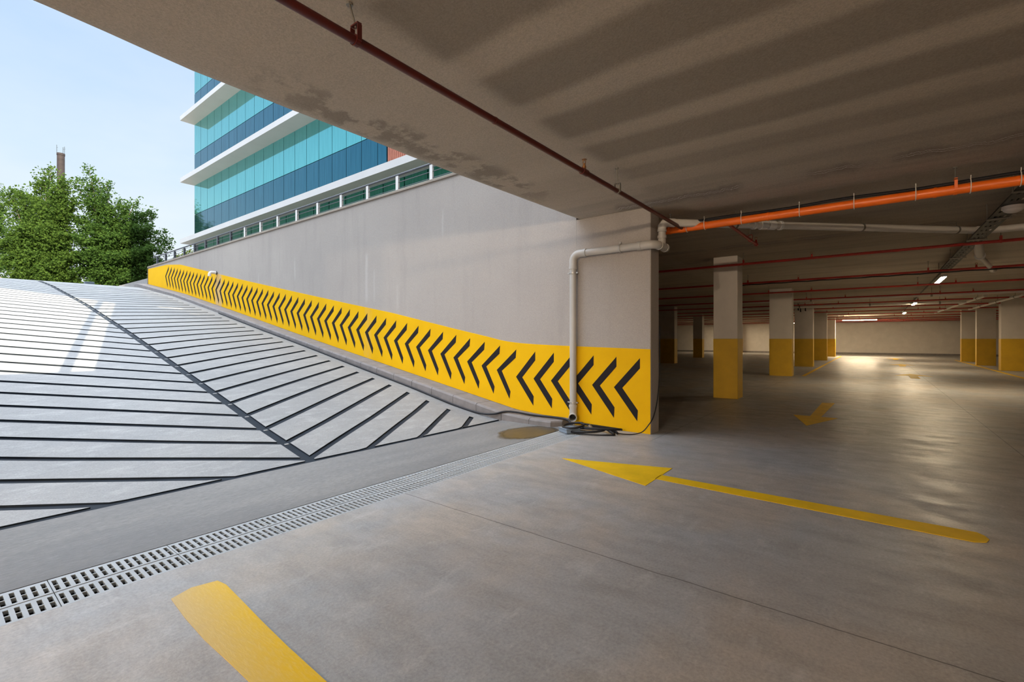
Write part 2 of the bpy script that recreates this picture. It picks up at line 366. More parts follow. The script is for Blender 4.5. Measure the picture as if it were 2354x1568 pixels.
M = dict(
    floor=concrete_floor(), strip=strip_concrete(), ramp=ramp_concrete(), wall=wall_plaster(), band=band_paint(), ceil=ceiling_mat(),
    groove=simple('wet_slate_groove', (0.014, 0.020, 0.029), 0.65, 0, 0.25, 5, 0, 0.15),
    joint=simple('dirt_joint', (0.035, 0.032, 0.032), 0.7, 0, 0.4, 14, 0, 0.15),
    chev=simple('charcoal_paint', (0.020, 0.017, 0.018), 0.8, 0, 0.15, 5, 0.2, 0.15),
    white=simple('white_wall_paint', (0.60, 0.55, 0.50), 0.8, 0, 0.06, 2, 0.25),
    pyel=simple('pillar_yellow_paint', (0.62, 0.37, 0.012), 0.6, 0, 0.08, 3, 0.15),
    fyel=simple('floor_yellow_paint', (0.80, 0.49, 0.008), 0.6, 0, 0.1, 4, 0.15, 0.2),
    fyel2=worn_sheen_yellow(),
    kerb=simple('kerb_concrete', (0.20, 0.18, 0.172), 0.75, 0, 0.16, 6, 0.3),
    coping=simple('coping_stone', (0.30, 0.25, 0.20), 0.7, 0, 0.12, 4, 0.2),
    pvc=simple('grey_pvc', (0.46, 0.435, 0.40), 0.35, 0, 0.06, 3),
    pvcw=simple('pale_pvc', (0.66, 0.62, 0.57), 0.4, 0, 0.06, 3),
    wpvc=simple('white_pvc', (0.78, 0.76, 0.73), 0.35, 0, 0.06, 3),
    dred=simple('dark_red_pipe_paint', (0.085, 0.010, 0.007), 0.4, 0, 0.1, 5),
    red=simple('red_pipe_paint', (0.42, 0.018, 0.012), 0.4, 0, 0.1, 5),
    orange=simple('orange_pipe_paint', (0.90, 0.16, 0.010), 0.4, 0, 0.08, 3),
    steel=simple('dull_steel', (0.24, 0.22, 0.19), 0.45, 0.6, 0.15, 20),
    zinc=simple('zinc_steel', (0.48, 0.46, 0.43), 0.4, 0.7, 0.1, 20),
    brass=simple('tarnished_brass', (0.26, 0.12, 0.04), 0.4, 0.6, 0.2, 30),
    black=simple('black_rubber', (0.013, 0.012, 0.014), 0.5, 0, 0.2, 12, 0, 0.3),
    tray=simple('dark_tray_steel', (0.026, 0.022, 0.018), 0.5, 0.4, 0.2, 9),
    grate=simple('grey_grate_plastic', (0.35, 0.375, 0.395), 0.45, 0, 0.08, 3),
    pit=simple('drain_channel', (0.035, 0.026, 0.022), 0.8, 0, 0.3, 8),
    fascia=simple('white_fascia', (0.56, 0.55, 0.54), 0.5, 0, 0.03, 1),
    soffit=simple('grey_soffit', (0.52, 0.46, 0.40), 0.6, 0, 0.04, 1),
    glass=facade_glass('pale_cyan_glass', (0.145, 0.54, 0.555), (0.185, 0.61, 0.63), 0.04),
    spand=facade_glass('deep_blue_glass', (0.028, 0.150, 0.220), (0.045, 0.195, 0.275), 0.05),
    store=facade_glass('green_glass', (0.035, 0.22, 0.16), (0.06, 0.29, 0.21), 0.04, 0.55),
    gap=simple('mullion_gap', (0.05, 0.07, 0.09), 0.5, 0.2),
    terra=simple('terracotta_cladding', (0.45, 0.17, 0.11), 0.7, 0, 0.1, 3),
    rail=simple('grey_rail_paint', (0.085, 0.09, 0.105), 0.45, 0.2, 0.1, 5),
    sunlit_post=simple('sunlit_post_metal', (0.72, 0.70, 0.67), 0.45, 0, 0.05, 5),  # pale tone paints sunlight onto the posts nearer the garage
    bark=simple('tree_bark', (0.10, 0.075, 0.05), 0.9, 0, 0.3, 6),
    leaf=leaf_mat('maple_leaves', (0.028, 0.064, 0.012), (0.095, 0.155, 0.026)),
    leafd=leaf_mat('dark_maple_leaves', (0.022, 0.056, 0.012), (0.075, 0.135, 0.024)),
    leafy=leaf_mat('yellow_green_leaves', (0.13, 0.17, 0.02), (0.22, 0.25, 0.04)),
    rust=simple('dark_rust', (0.035, 0.026, 0.027), 0.8, 0.2, 0.35, 3),
    boxm=simple('blue_grey_box', (0.10, 0.125, 0.155), 0.7, 0.0, 0.1, 4),
    lid=simple('pale_blue_grey_plastic', (0.20, 0.25, 0.31), 0.35, 0, 0.1, 6),
    puddle=puddle_mat(),
    roof=simple('orange_roof_tile', (0.62, 0.24, 0.12), 0.8, 0, 0.15, 3),
    house=simple('cream_house_wall', (0.72, 0.66, 0.56), 0.8, 0, 0.08, 2),
    ground=simple('paving', (0.25, 0.24, 0.23), 0.8, 0, 0.12, 2),
    tubel=emit('warm_tube', (1.0, 0.80, 0.52), 230.0),
    globe=emit('warm_globe', (1.0, 0.80, 0.58), 3100.0), tubeb=emit('bright_tube', (1.0, 0.80, 0.52), 650.0),
    lamp_off=simple('opal_plastic', (0.72, 0.66, 0.62), 0.4, 0, 0.05, 4),
    whitetie=simple('white_nylon', (0.75, 0.70, 0.62), 0.4, 0, 0.05, 8),
)

# ------------------------------------------------------------------ surfaces with a profile
CY=[5.07,5.68,6.27,7.82,9.73,12.4,16.4,21.4,24,26,28,40]; CZ=[0,.115,.225,.56,.96,1.52,2.3,3.15,3.52,3.70,3.77,3.77]
KY=[5.07,6.12,7.35,9.13,11.6,14.05,17.56,21.5,26.3,40]; KZ=[0,.14,.40,.735,1.21,1.66,2.33,3.05,3.74,3.77]
def rz(X, Y):
    a = lerp_tab(CY, CZ, Y); b = lerp_tab(KY, KZ, Y); t = min(max((X-2.82)/(6.2-2.82), 0), 1)
    return a + (b-a)*t
PBY=[2.583,3.94,3.956,4.463,5.013,5.737,6.547,8.602,10.128,12.82,16.428,21.5,26.3]
PBZ=[0.002,0.002,.098,.10,.135,.264,.411,.782,1.058,1.552,2.234,3.173,3.915]
PTY=[2.583,3.935,4.567,5.013,5.369,5.737,6.547,8.602,10.128,12.81,16.428,22.108,23.734,26.3]
PTZ=[1.247,1.281,1.302,1.326,1.365,1.441,1.59,1.989,2.245,2.709,3.345,4.394,4.55,4.60]
def kerb_top(Y): return lerp_tab(PBY[2:], PBZ[2:], Y) - 0.004
def ceilz(X): return 3.335 - 0.0056*max(0.0, X-12.0)

# ------------------------------------------------------------------ SETTING
def slab_poly(mb, x0, x1, y0, y1, nx, z=0.0):
    for i in range(nx):
        a = x0+(x1-x0)*i/nx; b = x0+(x1-x0)*(i+1)/nx
        mb.poly([(a,y0,z),(b,y0,z),(b,y1,z),(a,y1,z)])
f = MB()
slab_poly(f, -12, 52.5, -24, 3.355, 1)
f.poly([(6.30,3.355,0),(52.5,3.355,0),(52.5,3.795,0),(6.30,3.795,0)])
f.poly([(6.96,3.795,0),(52.5,3.795,0),(52.5,22,0),(6.96,22,0)])
f.poly([(-12,3.355,0),(-0.72,3.355,0),(-0.72,3.795,0),(-12,3.795,0)])
i = len(f.v)
f.poly([(-12,-24,-.3),(-12,22,-.3),(52.5,22,-.3),(52.5,-24,-.3)])
floor = struct('floor', f, M['floor'])
s = MB(); s.poly([(-12,3.795,0),(6.96,3.795,0),(6.96,5.045,0),(-12,5.045,0)])
struct('floor_strip', s, M['strip'])
d = MB()
d.poly([(-.72,3.355,-.16),(6.30,3.355,-.16),(6.30,3.795,-.16),(-.72,3.795,-.16)])
d.poly([(-.72,3.355,-.16),(-.72,3.355,0),(6.3,3.355,0),(6.3,3.355,-.16)]); d.poly([(-.72,3.795,-.16),(6.3,3.795,-.16),(6.3,3.795,0),(-.72,3.795,0)])
d.poly([(-.72,3.355,-.16),(-.72,3.795,-.16),(-.72,3.795,0),(-.72,3.355,0)]); d.poly([(6.3,3.355,-.16),(6.3,3.355,0),(6.3,3.795,0),(6.3,3.795,-.16)])
d.box((-.72,3.571,-.16),(6.3,3.579,-.004))
struct('trim_1', d, M['pit'])

# ramp: raised concrete bays between recessed herringbone grooves
rp = MB(); GD = 0.018; XC = 2.80; CW = 0.058; SP = 0.555; GW = 0.050; XE = 5.90; XL = -0.45; KR = 0.64; KL = -0.585; YB = 5.115; YT = 23.7
ys = [5.03+0.4*i for i in range(48)] + [24.2]
for a, b in zip(ys[:-1], ys[1:]):
    for xa, xb in ((-1.0,1.0),(1.0,2.82),(2.82,4.5),(4.5,6.2),(6.2,6.64)):
        rp.poly([(xa,a,rz(xa,a)-GD),(xb,a,rz(xb,a)-GD),(xb,b,rz(xb,b)-GD),(xa,b,rz(xa,b)-GD)], 1)
def bay(f_lo, f_hi, x0, x1, n, flip=False):
    cols = []
    for i in range(n+1):
        x = x0+(x1-x0)*i/n; lo = min(max(f_lo(x), YB), YT); hi = min(max(f_hi(x), YB), YT); cols.append((x, lo, hi))
    for (xa, la, ha), (xb, lb, hb) in zip(cols[:-1], cols[1:]):
        if ha-la < 1e-4 and hb-lb < 1e-4: continue
        P = [(xa,la),(xb,lb),(xb,hb),(xa,ha)]
        if flip: P = P[::-1]
        rp.poly([(x,y,rz(x,y)) for x, y in P], 0)
        for (p, q) in ((P[0],P[1]),(P[2],P[3])):
            rp.poly([(p[0],p[1],rz(*p)),(q[0],q[1],rz(*q)),(q[0],q[1],rz(*q)-GD),(p[0],p[1],rz(*p)-GD)], 1)
    for (x, lo, hi) in (cols[0], cols[-1]):
        if hi-lo > 1e-4: rp.poly([(x,lo,rz(x,lo)),(x,hi,rz(x,hi)),(x,hi,rz(x,hi)-GD),(x,lo,rz(x,lo)-GD)], 1)
for k in range(-6, 35):
    y0 = 5.15+SP*k; y1 = y0+SP
    nn = 26 if k < 2 else 8
    bay(lambda x: y0+KR*(x-XC)+GW, lambda x: y1+KR*(x-XC)-GW, XC+CW, XE, nn)
    bay(lambda x: y0+KL*(x-XC)+GW, lambda x: y1+KL*(x-XC)-GW, XL, XC-CW, nn)
# plain margins along the sides, top crest, and small concrete stops in the middle channel
for a, b in zip(ys[:-1], ys[1:]):
    a2 = max(a, YB); b2 = min(max(b, YB), YT)
    if b2-a2 < 1e-4: continue
    rp.poly([(XE,a2,rz(XE,a2)),(6.26,a2,rz(6.26,a2)),(6.26,b2,rz(6.26,b2)),(XE,b2,rz(XE,b2))], 0)
    rp.poly([(-1.0,a2,rz(-1,a2)),(XL,a2,rz(XL,a2)),(XL,b2,rz(XL,b2)),(-1.0,b2,rz(-1,b2))], 0)
rp.poly([(XE,YB,rz(XE,YB)),(XE,YB,-.03),(6.26,YB,-.03),(6.26,YB,rz(6.26,YB))], 1)
for k in range(1, 33):
    y = 5.15+SP*k-0.03; h = rz(XC, y)
    rp.obox((XC+.02, y+.03, h-GD+0.006), (CW*.42, 0, 0), (0, 0.012, 0.003), (0, 0, 0.005), 0)
tops = [YT, 24.5, 25.3, 26, 27, 28]
for a, b in zip(tops[:-1], tops[1:]):
    for xa, xb in ((-1.0,1.0),(1.0,2.82),(2.82,4.5),(4.5,6.64)):
        rp.poly([(xa,a,rz(xa,a)),(xb,a,rz(xb,a)),(xb,b,rz(xb,b)),(xa,b,rz(xa,b))], 0)
jj = MB(); jj.poly([(-12,5.045,-.03),(6.5,5.045,-.03),(6.5,5.12,-.03),(-12,5.12,-.03)])
jj.poly([(-12,5.045,0),(6.5,5.045,0),(6.5,5.045,-.03),(-12,5.045,-.03)])
struct('ramp', rp, [M['ramp'], M['groove']])
struct('trim_2', jj, M['joint'])

# ceiling slab with a rounded, slightly wavy edge
cl = MB()
EX=[-12,.0,.42,1.25,1.86,3.0,3.78,5.0,6.0,6.62]; EYv=[3.86,3.86,3.88,3.975,3.975,3.965,3.965,3.92,3.885,3.86]
xs = [-12,-6,-3,-1] + [0.25*i for i in range(0, 27)] + [6.645]
def edge_y(x): return lerp_tab(EX, EYv, x) + 0.012*noise.noise(Vector((x*1.7, 0, 3))) + 0.006*noise.noise(Vector((x*6.5, 2, 3)))
def prof(x):
    e = edge_y(x); z = ceilz(x)
    return [(x,-24,z),(x,2.0,z),(x,e-.30,z),(x,e-.12,z+.004),(x,e-.06,z+.016),(x,e-.02,z+.045),(x,e,z+.085),(x,e,3.95),(x,-24,3.95)]
for a, b in zip(xs[:-1], xs[1:]):
    A = prof(a); B = prof(b)
    for k in range(len(A)): cl.poly([A[k], A[(k+1)%len(A)], B[(k+1)%len(A)], B[k]])
xs2 = [6.645, 12, 20, 30, 40, 52.7]
for a, b in zip(xs2[:-1], xs2[1:]):
    cl.poly([(a,-24,ceilz(a)),(a,3.83,ceilz(a)),(b,3.83,ceilz(b)),(b,-24,ceilz(b))]); a_ = max(a, 6.96)
    cl.poly([(a_,3.83,ceilz(a_)),(a_,22,ceilz(a_)),(b,22,ceilz(b)),(b,3.83,ceilz(b))])
cl.poly([(6.62,-24,3.95),(52.7,-24,3.95),(52.7,22,3.95),(6.96,22,3.95),(6.96,3.83,3.95),(6.62,3.83,3.95)])
struct('ceiling', cl, M['ceil'], smooth=True)

# long ramp wall with its painted band and chevrons; the end pier under the slab
w = MB(); w.box((6.634,3.832,-.05),(6.96,26.3,4.655)); wall = struct('wall_right', w, M['wall'])
w = MB(); w.box((6.63,2.583,-.05),(6.96,3.832,3.34)); pier = struct('wall_end', w, M['wall'], bevel=0.012)
bd = MB(); NB = 150; XBND = 6.624
for i in range(NB):
    ya = 2.588+(26.298-2.588)*i/NB; yb = 2.588+(26.298-2.588)*(i+1)/NB
    la, lb, ha, hb = (lerp_tab(PBY,PBZ,ya), lerp_tab(PBY,PBZ,yb), lerp_tab(PTY,PTZ,ya), lerp_tab(PTY,PTZ,yb))
    if ya < 4.0: la = 0.002
    if yb < 4.0: lb = 0.002
    bd.poly([(XBND,yb,lb),(XBND,ya,la),(XBND,ya,ha),(XBND,yb,hb)])
    bd.poly([(XBND,yb,hb),(XBND,ya,ha),(6.64,ya,ha),(6.64,yb,hb)])
bd.poly([(XBND,2.588,0.002),(6.64,2.588,0.002),(6.64,2.588,1.247),(XBND,2.588,1.247)])
band = obj('painted_band', bd, M['band'], wall, label='bright yellow painted band with dark chevrons')
TY=[5.508,8.88,10.0,12.974,16.24,19.072,21.891,23.936]; TZ=[.826,1.428,1.63,2.153,2.722,3.245,3.73,4.08]
cps = [(3.164,.656,1),(3.54,.668,1),(3.93,.68,1),(4.317,.693,1),(4.677,.709,1),(5.059,.722,1)]
cps += [(5.508+.3747*k, 0, 0) for k in range(10)] + [(8.88+.3585*k, 0, 0) for k in range(1, 43)]
FL=[(0,0),(-.418,.458),(-.418,.305),(-.137,-.003),(-.386,-.322),(-.377,-.485)]
SL=[(0,0),(-.455,.385),(-.440,.234),(-.120,-.012),(-.322,-.378),(-.300,-.512)]
for (ty, tz, flat) in cps:
    if not flat: tz = lerp_tab(TY, TZ, ty)
    P = [(6.6215, ty+a, tz+b) for a, b in (FL if flat else SL)]
    cm = MB(); q = [P[0],P[1],P[2],P[3]]; q2 = [P[0],P[3],P[4],P[5]]
    cm.prism(q, (.0024,0,0)); cm.prism(q2, (.0024,0,0))
    obj('chevron', cm, M['chev'], band)
cp = MB()
cp.box((6.60,3.84,4.655),(6.99,26.36,4.715)); struct('trim_3', cp, M['coping'], bevel=0.01)

# rest of the shell
w = MB(); w.box((52.5,-24,-.1),(52.8,22.3,3.2)); w.box((52.42,-24,0),(52.5,22,.16), 1); struct('wall_back', w, [M['white'], M['kerb']])
w = MB(); w.box((-12,-24.3,-.1),(52.8,-24,3.4)); struct('wall_south', w, M['white'])
w = MB(); w.box((-12.3,-24,-.1),(-12,5.3,3.95)); struct('wall_west', w, M['white'])
w = MB(); w.box((6.96,22,-.1),(52.8,22.3,3.4)); struct('wall_north', w, M['white'])
w = MB(); w.box((-1.3,5.07,-.1),(-1.0,28,3.9)); w.box((-12,5.07,-.1),(-1.3,5.37,3.9)); struct('wall_left', w, M['wall'])
# unseen wall added over the garage entrance, its openings shaped to pass sun patches
w = MB()
Y0, Y1 = 1.45, 1.8; XR = -0.135
w.box((XR,Y0,3.96),(.80,Y1,42)); w.box((.80,Y0,3.96),(1.55,Y1,13.55)); w.box((.80,Y0,14.05),(1.55,Y1,42)); w.box((1.55,Y0,3.96),(1.95,Y1,12.62)); w.box((1.55,Y0,12.95),(1.95,Y1,42)); w.box((1.95,Y0,3.96),(12.0,Y1,42)); w.box((-6.0,Y0,3.96),(XR,Y1,6.44))
top = [(-6.0,Y0,18.4),(-2.77,Y0,15.9),(XR,Y0,13.87),(XR,Y0,25.5),(-6.0,Y0,25.5)]
w.prism(top, (0, Y1-Y0, 0)); w.box((-.535,Y0+.2,6.44),(-.425,Y1,14.2)); w.box((-.275,Y0+.3,11.0),(-.25,Y1,14.2))
struct('sun_blocker', w, M['wall'])
g_ = MB()
g_.poly([(-60,28,3.77),(6.9,28,3.77),(6.9,140,3.77),(-60,140,3.77)]); g_.poly([(-60,5.37,3.76),(-1.3,5.37,3.76),(-1.3,28,3.76),(-60,28,3.76)])
g_.poly([(6.9,26.3,4.3),(60,26.3,4.3),(60,140,4.3),(6.9,140,4.3)]); g_.poly([(6.98,2,4.3),(60,2,4.3),(60,26.3,4.3),(6.98,26.3,4.3)])
g_.poly([(6.9,26.3,3.6),(6.9,140,3.6),(6.9,140,4.3),(6.9,26.3,4.3)]); g_.poly([(6.6,26.3,3.6),(6.98,26.3,3.6),(6.98,26.3,4.65),(6.6,26.3,4.65)])
struct('ground', g_, M['ground'])

# ------------------------------------------------------------------ KERB STONES
KL_ = 0.585; yk = 4.476; n = 0
kerbs = []
def kerb_stone(y0, y1, first=False):
    m = MB(); nseg = 3
    XO, XI = 6.205, 6.62; g = 0.004
    pts = [y0+g+(y1-y0-2*g)*i/nseg for i in range(nseg+1)]
    rows = []
    for y in pts:
        zt = kerb_top(y) if y > 4.05 else 0.098
        zb = min(rz(6.2, y)-0.04, zt-0.1)
        xo = XO
        rows.append([(xo,y,zb),(xo,y,zt-.03),(xo+.012,y,zt-.010),(xo+.04,y,zt),(XI,y,zt),(XI,y,zb)])
    if first:   # rounded nose of the last stone
        rows[0] = [(6.36,pts[0],-.04),(6.36,pts[0],.068),(6.37,pts[0],.088),(6.40,pts[0],.098),(XI,pts[0],.098),(XI,pts[0],-.04)]
        y = pts[0]+.12
        rows.insert(1, [(XO,y,-.04),(XO,y,.068),(XO+.012,y,.088),(XO+.04,y,.098),(XI,y,.098),(XI,y,-.04)])
    for A, B in zip(rows[:-1], rows[1:]):
        for k in range(6): m.poly([A[k],A[(k+1)%6],B[(k+1)%6],B[k]])
    m.poly(rows[0]); m.poly(rows[-1][::-1])
    return m
def ordinal(k):
    w = ['zeroth','first','second','third','fourth','fifth','sixth','seventh','eighth','ninth','tenth','eleventh','twelfth','thirteenth','fourteenth','fifteenth','sixteenth','seventeenth','eighteenth','nineteenth','twentieth']
    if k <= 20: return w[k]
    if k < 30: return 'twenty-'+w[k-20]
    if k == 30: return 'thirtieth'
    if k < 40: return 'thirty-'+w[k-30]
    if k == 40: return 'fortieth'
    return 'forty-'+w[k-40]
ks = [(3.93, 4.476)]
while yk < 26.6: ks.append((yk, min(yk+KL_, 26.75))); yk += KL_
for k, (a, b) in enumerate(ks):
    o = obj('kerb_stone', kerb_stone(a, b, k == 0), M['kerb'])
    if k == 0: lab = 'level end kerb stone with a cut nose, under the open drain pipe'
    elif k == len(ks)-1: lab = 'topmost kerb stone at the crest of the ramp'
    else: lab = ordinal(k+1)+' grey kerb stone up the ramp from the drain pipe, below the yellow wall'
    tag(o, lab, 'kerb stone', 'kerb stones along the ramp wall')

# ------------------------------------------------------------------ DRAIN GRATES
def grate_mesh():
    m = MB(); L = 0.576; Wd = 0.208; n = 14; p = L/n; sw = 0.0205; zt = 0.0; th = 0.02
    xs = [0.0]
    for i in range(n): c = (i+.5)*p; xs += [c-sw/2, c+sw/2]
    xs.append(L)
    ysl = [0, .020, .094, .102, .176, Wd]
    for i in range(len(xs)-1):
        for j in range(5):
            hole = (i % 2 == 1) and j in (1, 3)
            x0, x1, y0, y1 = xs[i], xs[i+1], ysl[j], ysl[j+1]
            if not hole: m.poly([(x0,y0,zt),(x1,y0,zt),(x1,y1,zt),(x0,y1,zt)])
            else:
                m.poly([(x0,y0,zt),(x0,y1,zt),(x0,y1,zt-th),(x0,y0,zt-th)]); m.poly([(x1,y0,zt),(x1,y0,zt-th),(x1,y1,zt-th),(x1,y1,zt)])
                m.poly([(x0,y0,zt),(x0,y0,zt-th),(x1,y0,zt-th),(x1,y0,zt)]); m.poly([(x0,y1,zt),(x1,y1,zt),(x1,y1,zt-th),(x0,y1,zt-th)])
    m.poly([(0,0,zt),(0,0,zt-th),(L,0,zt-th),(L,0,zt)][::-1]); m.poly([(0,Wd,zt),(0,Wd,zt-th),(L,Wd,zt-th),(L,Wd,zt)])
    m.poly([(0,0,zt),(0,Wd,zt),(0,Wd,zt-th),(0,0,zt-th)]); m.poly([(L,0,zt),(L,0,zt-th),(L,Wd,zt-th),(L,Wd,zt)])
    return m
g0 = None
for row, (yy, rn) in enumerate(((3.581, 'row nearer the ramp'), (3.361, 'row nearer the parked-car floor'))):
    for k in range(12):
        X0 = 6.28-0.58*(k+1)
        if g0 is None: o = g0 = obj('drain_grate', grate_mesh(), M['grate'])
        else: o = g0.copy(); C.objects.link(o)
        o.location = (X0, yy, -0.002)
        where = 'beside the black hose coil' if k == 0 else 'from the hose coil'
        rn2 = 'ramp-side row' if row == 0 else 'garage-side row'
        lab = ('slotted grey drain grate at the right end of the %s, beside the hose coil' % rn2) if k == 0 else 'slotted grey drain grate, %s from the hose coil in the %s' % (ordinal(k+1), rn2)
        tag(o, lab, 'drain grate', 'slotted grates over the drain channel')

# ------------------------------------------------------------------ PAINTED FLOOR MARKS
def flat_mark(name, pts, mat, label, cat, group=None, z=0.0035):
    m = MB()
    for P in pts: m.prism([(x, y, 0.0005) for x, y in P], (0, 0, z-0.0005))
    return tag(obj(name, m, mat), label, cat, group)
def jag(a, b, n, amp, seed):
    rnd = random.Random(seed); out = []
    for i in range(n+1):
        t = i/n; out.append((a[0]+(b[0]-a[0])*t+rnd.uniform(-amp, amp)*(0 < i < n), a[1]+(b[1]-a[1])*t))
    return out
sh = [(4.715,1.73),(4.716,-.585),(4.668,-.618),(4.60,-.632),(4.523,-.608),(4.481,-.543),(4.482,-.42),(4.552,1.73)]
flat_mark('floor_arrow', [[(4.663,2.885),(4.28,1.72),(5.033,1.722)], sh], M['fyel'], 'long yellow floor arrow with a rounded tail in front of the painted pier', 'floor arrow')
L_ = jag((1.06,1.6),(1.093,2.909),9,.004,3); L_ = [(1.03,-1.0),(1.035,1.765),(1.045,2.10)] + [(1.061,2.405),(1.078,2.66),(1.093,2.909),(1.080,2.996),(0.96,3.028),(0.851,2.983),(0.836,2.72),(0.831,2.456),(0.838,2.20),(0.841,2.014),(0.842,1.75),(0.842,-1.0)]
flat_mark('floor_stripe', [L_[::-1]], M['fyel2'], 'wide worn yellow stripe with painted-in sky sheen on the floor in the near foreground', 'floor stripe')
flat_mark('floor_arrow', [[(8.84,.865),(9.987,.506),(9.965,1.177)], [(9.98,.918),(9.98,.752),(12.29,.679),(12.21,.902)]], M['fyel'], 'yellow floor arrow pointing out of the garage, right of the nearest inner pillar', 'floor arrow')
for k, (xt, lab) in enumerate(((24.4, 'dim yellow floor arrow pointing inward, nearest of the far lit ones'), (33.5, 'dim yellow floor arrow, middle one of three far down the aisle'), (43.0, 'tiny yellow floor arrow, farthest one before the back wall'))):
    flat_mark('floor_arrow', [[(xt,-1.12),(xt-1.2,-.62),(xt-1.2,-1.72)], [(xt-1.15,-1.28),(xt-1.15,-1.02),(xt-2.7,-1.02),(xt-2.7,-1.28)]], M['fyel'], lab, 'floor arrow')
flat_mark('bay_line', [[(20.6,2.05),(46,2.05),(46,2.17),(20.6,2.17)]], M['fyel'], 'thin yellow floor line along the left row of pillars', 'floor line')
flat_mark('bay_line', [[(23.2,-4.25),(42,-4.25),(42,-4.13),(23.2,-4.13)]], M['fyel'], 'thin yellow floor line along the right row of pillars', 'floor line')
# puddle
pd = MB()
P = [(5.66+.74*math.cos(2*math.pi*i/48), 4.09+.52*math.sin(2*math.pi*i/48), 0.0008) for i in range(48)]
P = [(min(x, 6.19), max(y, 3.80), z) for x, y, z in P]
pd.prism(P, (0,0,.0012)); tag(obj('puddle', pd, M['puddle']), 'shallow brown puddle of muddy water between the kerb and the drain', 'puddle')

# ------------------------------------------------------------------ PILLARS
def pillar(x0, y0, dx, dy, label, paint=1.4, group='yellow based pillars', marks=()):
    t = thing('concrete_pillar', label, 'pillar', (x0+dx/2, y0+dy/2, 0), group)
    h = ceilz(x0)-.002
    a = MB(); a.box((x0,y0,paint),(x0+dx,y0+dy,h)); obj('shaft', a, M['white'], t, bevel=.008)
    b = MB(); e = .003; b.box((x0-e,y0-e,.0),(x0+dx+e,y0+dy+e,paint)); obj('painted_base', b, M['pyel'], t, bevel=.008, label='yellow painted base')
    for (my, mz, mh) in marks:
        c = MB(); c.prism([(x0-.002,my-.03,mz),(x0-.002,my+.03,mz+mh*.1),(x0-.002,my+.02,mz+mh),(x0-.002,my-.015,mz+mh*.85)], (.003,0,0)); obj('scrape_mark', c, M['chev'], t)
LR = 'left row of inner pillars'
pillar(11.72,2.50,.52,.53,'nearest white pillar with yellow base, just inside the garage', group=LR)
pillar(20.1,2.43,.50,.74,'second white pillar with yellow base in the left row', group=LR)
pillar(27.6,2.42,.50,.80,'third pillar with yellow base in the left row, marked by dark scrapes', group=LR, marks=((3.05,2.82,.40),(2.95,2.75,.22),(2.74,2.78,.30)))
pillar(36.2,2.42,.50,.80,'fourth pillar with yellow base in the left row', group=LR)
pillar(44.3,2.42,.50,.80,'farthest pillar of the left row, in front of the lit back wall', group=LR)
RR = 'right row of inner pillars'
pillar(29.4,-5.4,.50,1.0,'broad pillar with yellow base at the right frame edge', group=RR)
pillar(34.4,-4.97,.35,.72,'narrow dark pillar with one lit yellow edge in the right row', group=RR)
pillar(39.8,-5.05,.50,.80,'farthest pillar of the right row beside the back wall', group=RR)
DR = 'unlit pillars behind the ramp wall'
pillar(26.6,8.98,.50,1.6,'dark pillar in the unlit corner just right of the painted pier', group=DR)
pillar(36.0,10.1,.5,.65,'dark pillar in the unlit area left of the nearest inner pillar', group=DR)
pillar(51.5,10.6,.55,.8,'small far pillar with yellow base against the lit back wall', group=DR)

# ------------------------------------------------------------------ OUTDOORS: building
bld = thing('office_building', 'glass office building with blue bands and white projecting floor slabs', 'building', (10.98, 24, 4.3))
GX = 10.98; YE = 34.1; MS = 1.056
SLB = [(7.33,7.60),(11.13,11.40),(14.98,15.25),(18.8,19.07)]
core = MB(); core.box((GX+.06,3.2,4.3),(GX+9,YE-.03,22)); obj('core_wall', core, M['gap'], bld)
for k, (z0, z1) in enumerate(SLB):
    a = MB(); a.box((10.2,3,z0),(GX+8,YE,z1)); 
    o = obj('floor_slab', a, [M['fascia'], M['soffit']], bld)
    for p in o.data.polygons:
        if p.normal.z < -.5: p.material_index = 1
NP = 18
for k in range(3):
    zb = SLB[k][1]; zt = SLB[k+1][0]; zm = zb+(zt-zb)*.475
    for q in range(NP+1):
        if q == NP:
            ya, yb = YE-MS*q, 14.53
        else: ya, yb = YE-MS*q, YE-MS*(q+1)
        if k == 0 or q < 15:
            a = MB(); a.box((GX,yb+.014,zb+.0),(GX+.05,ya-.014,zm-.015)); obj('spandrel_panel', a, M['spand'], bld)
            a = MB(); a.box((GX,yb+.014,zm+.015),(GX+.05,ya-.014,zt)); obj('glass_panel', a, M['glass'], bld)
    if k == 0:
        a = MB()
        for q in range(22): a.tube([(GX+.05,14.45-.11*q,zb),(GX+.05,14.45-.11*q,zt)], .05, 8)
        a.box((GX+.05,11.9,zb),(GX+.1,14.5,zt)); obj('ribbed_panel', a, M['terra'], bld, label='terracotta ribbed cladding')
for q in range(22):
    ya, yb = YE-.6-1.25*q, YE-.6-1.25*(q+1)
    a = MB(); a.box((GX,yb+.03,4.3),(GX+.05,ya-.03,7.33)); obj('storefront_pane', a, M['store'], bld)

# railing on the wall
rl = thing('railing', 'low grey metal railing on top of the long ramp wall', 'railing', (6.8, 16, 4.715))
ZR = 5.14
for k in range(21):
    y = 7.47+1.139*k - 2.278
    if y > 26.1: break
    a = MB(); a.box((6.785,y-.045,4.715),(6.795,y+.045,ZR-.02)); a.box((6.795,y-.008,4.715),(6.86,y+.008,ZR-.02))
    obj('post', a, M['sunlit_post'] if y < 16.9 else M['rail'], rl)  # sun and shade on the posts painted in: pale nearer, dark farther up
a = MB(); a.tube([(6.80,4.9,ZR),(6.80,26.2,ZR)], .026, 10); obj('handrail', a, M['rail'], rl, smooth=True)
for z in (4.83, 4.97, 5.06):
    a = MB(); a.tube([(6.80,4.9,z),(6.80,26.2,z)], .009 if z < 5.05 else .007, 8); obj('rail', a, M['rail'], rl, smooth=True)

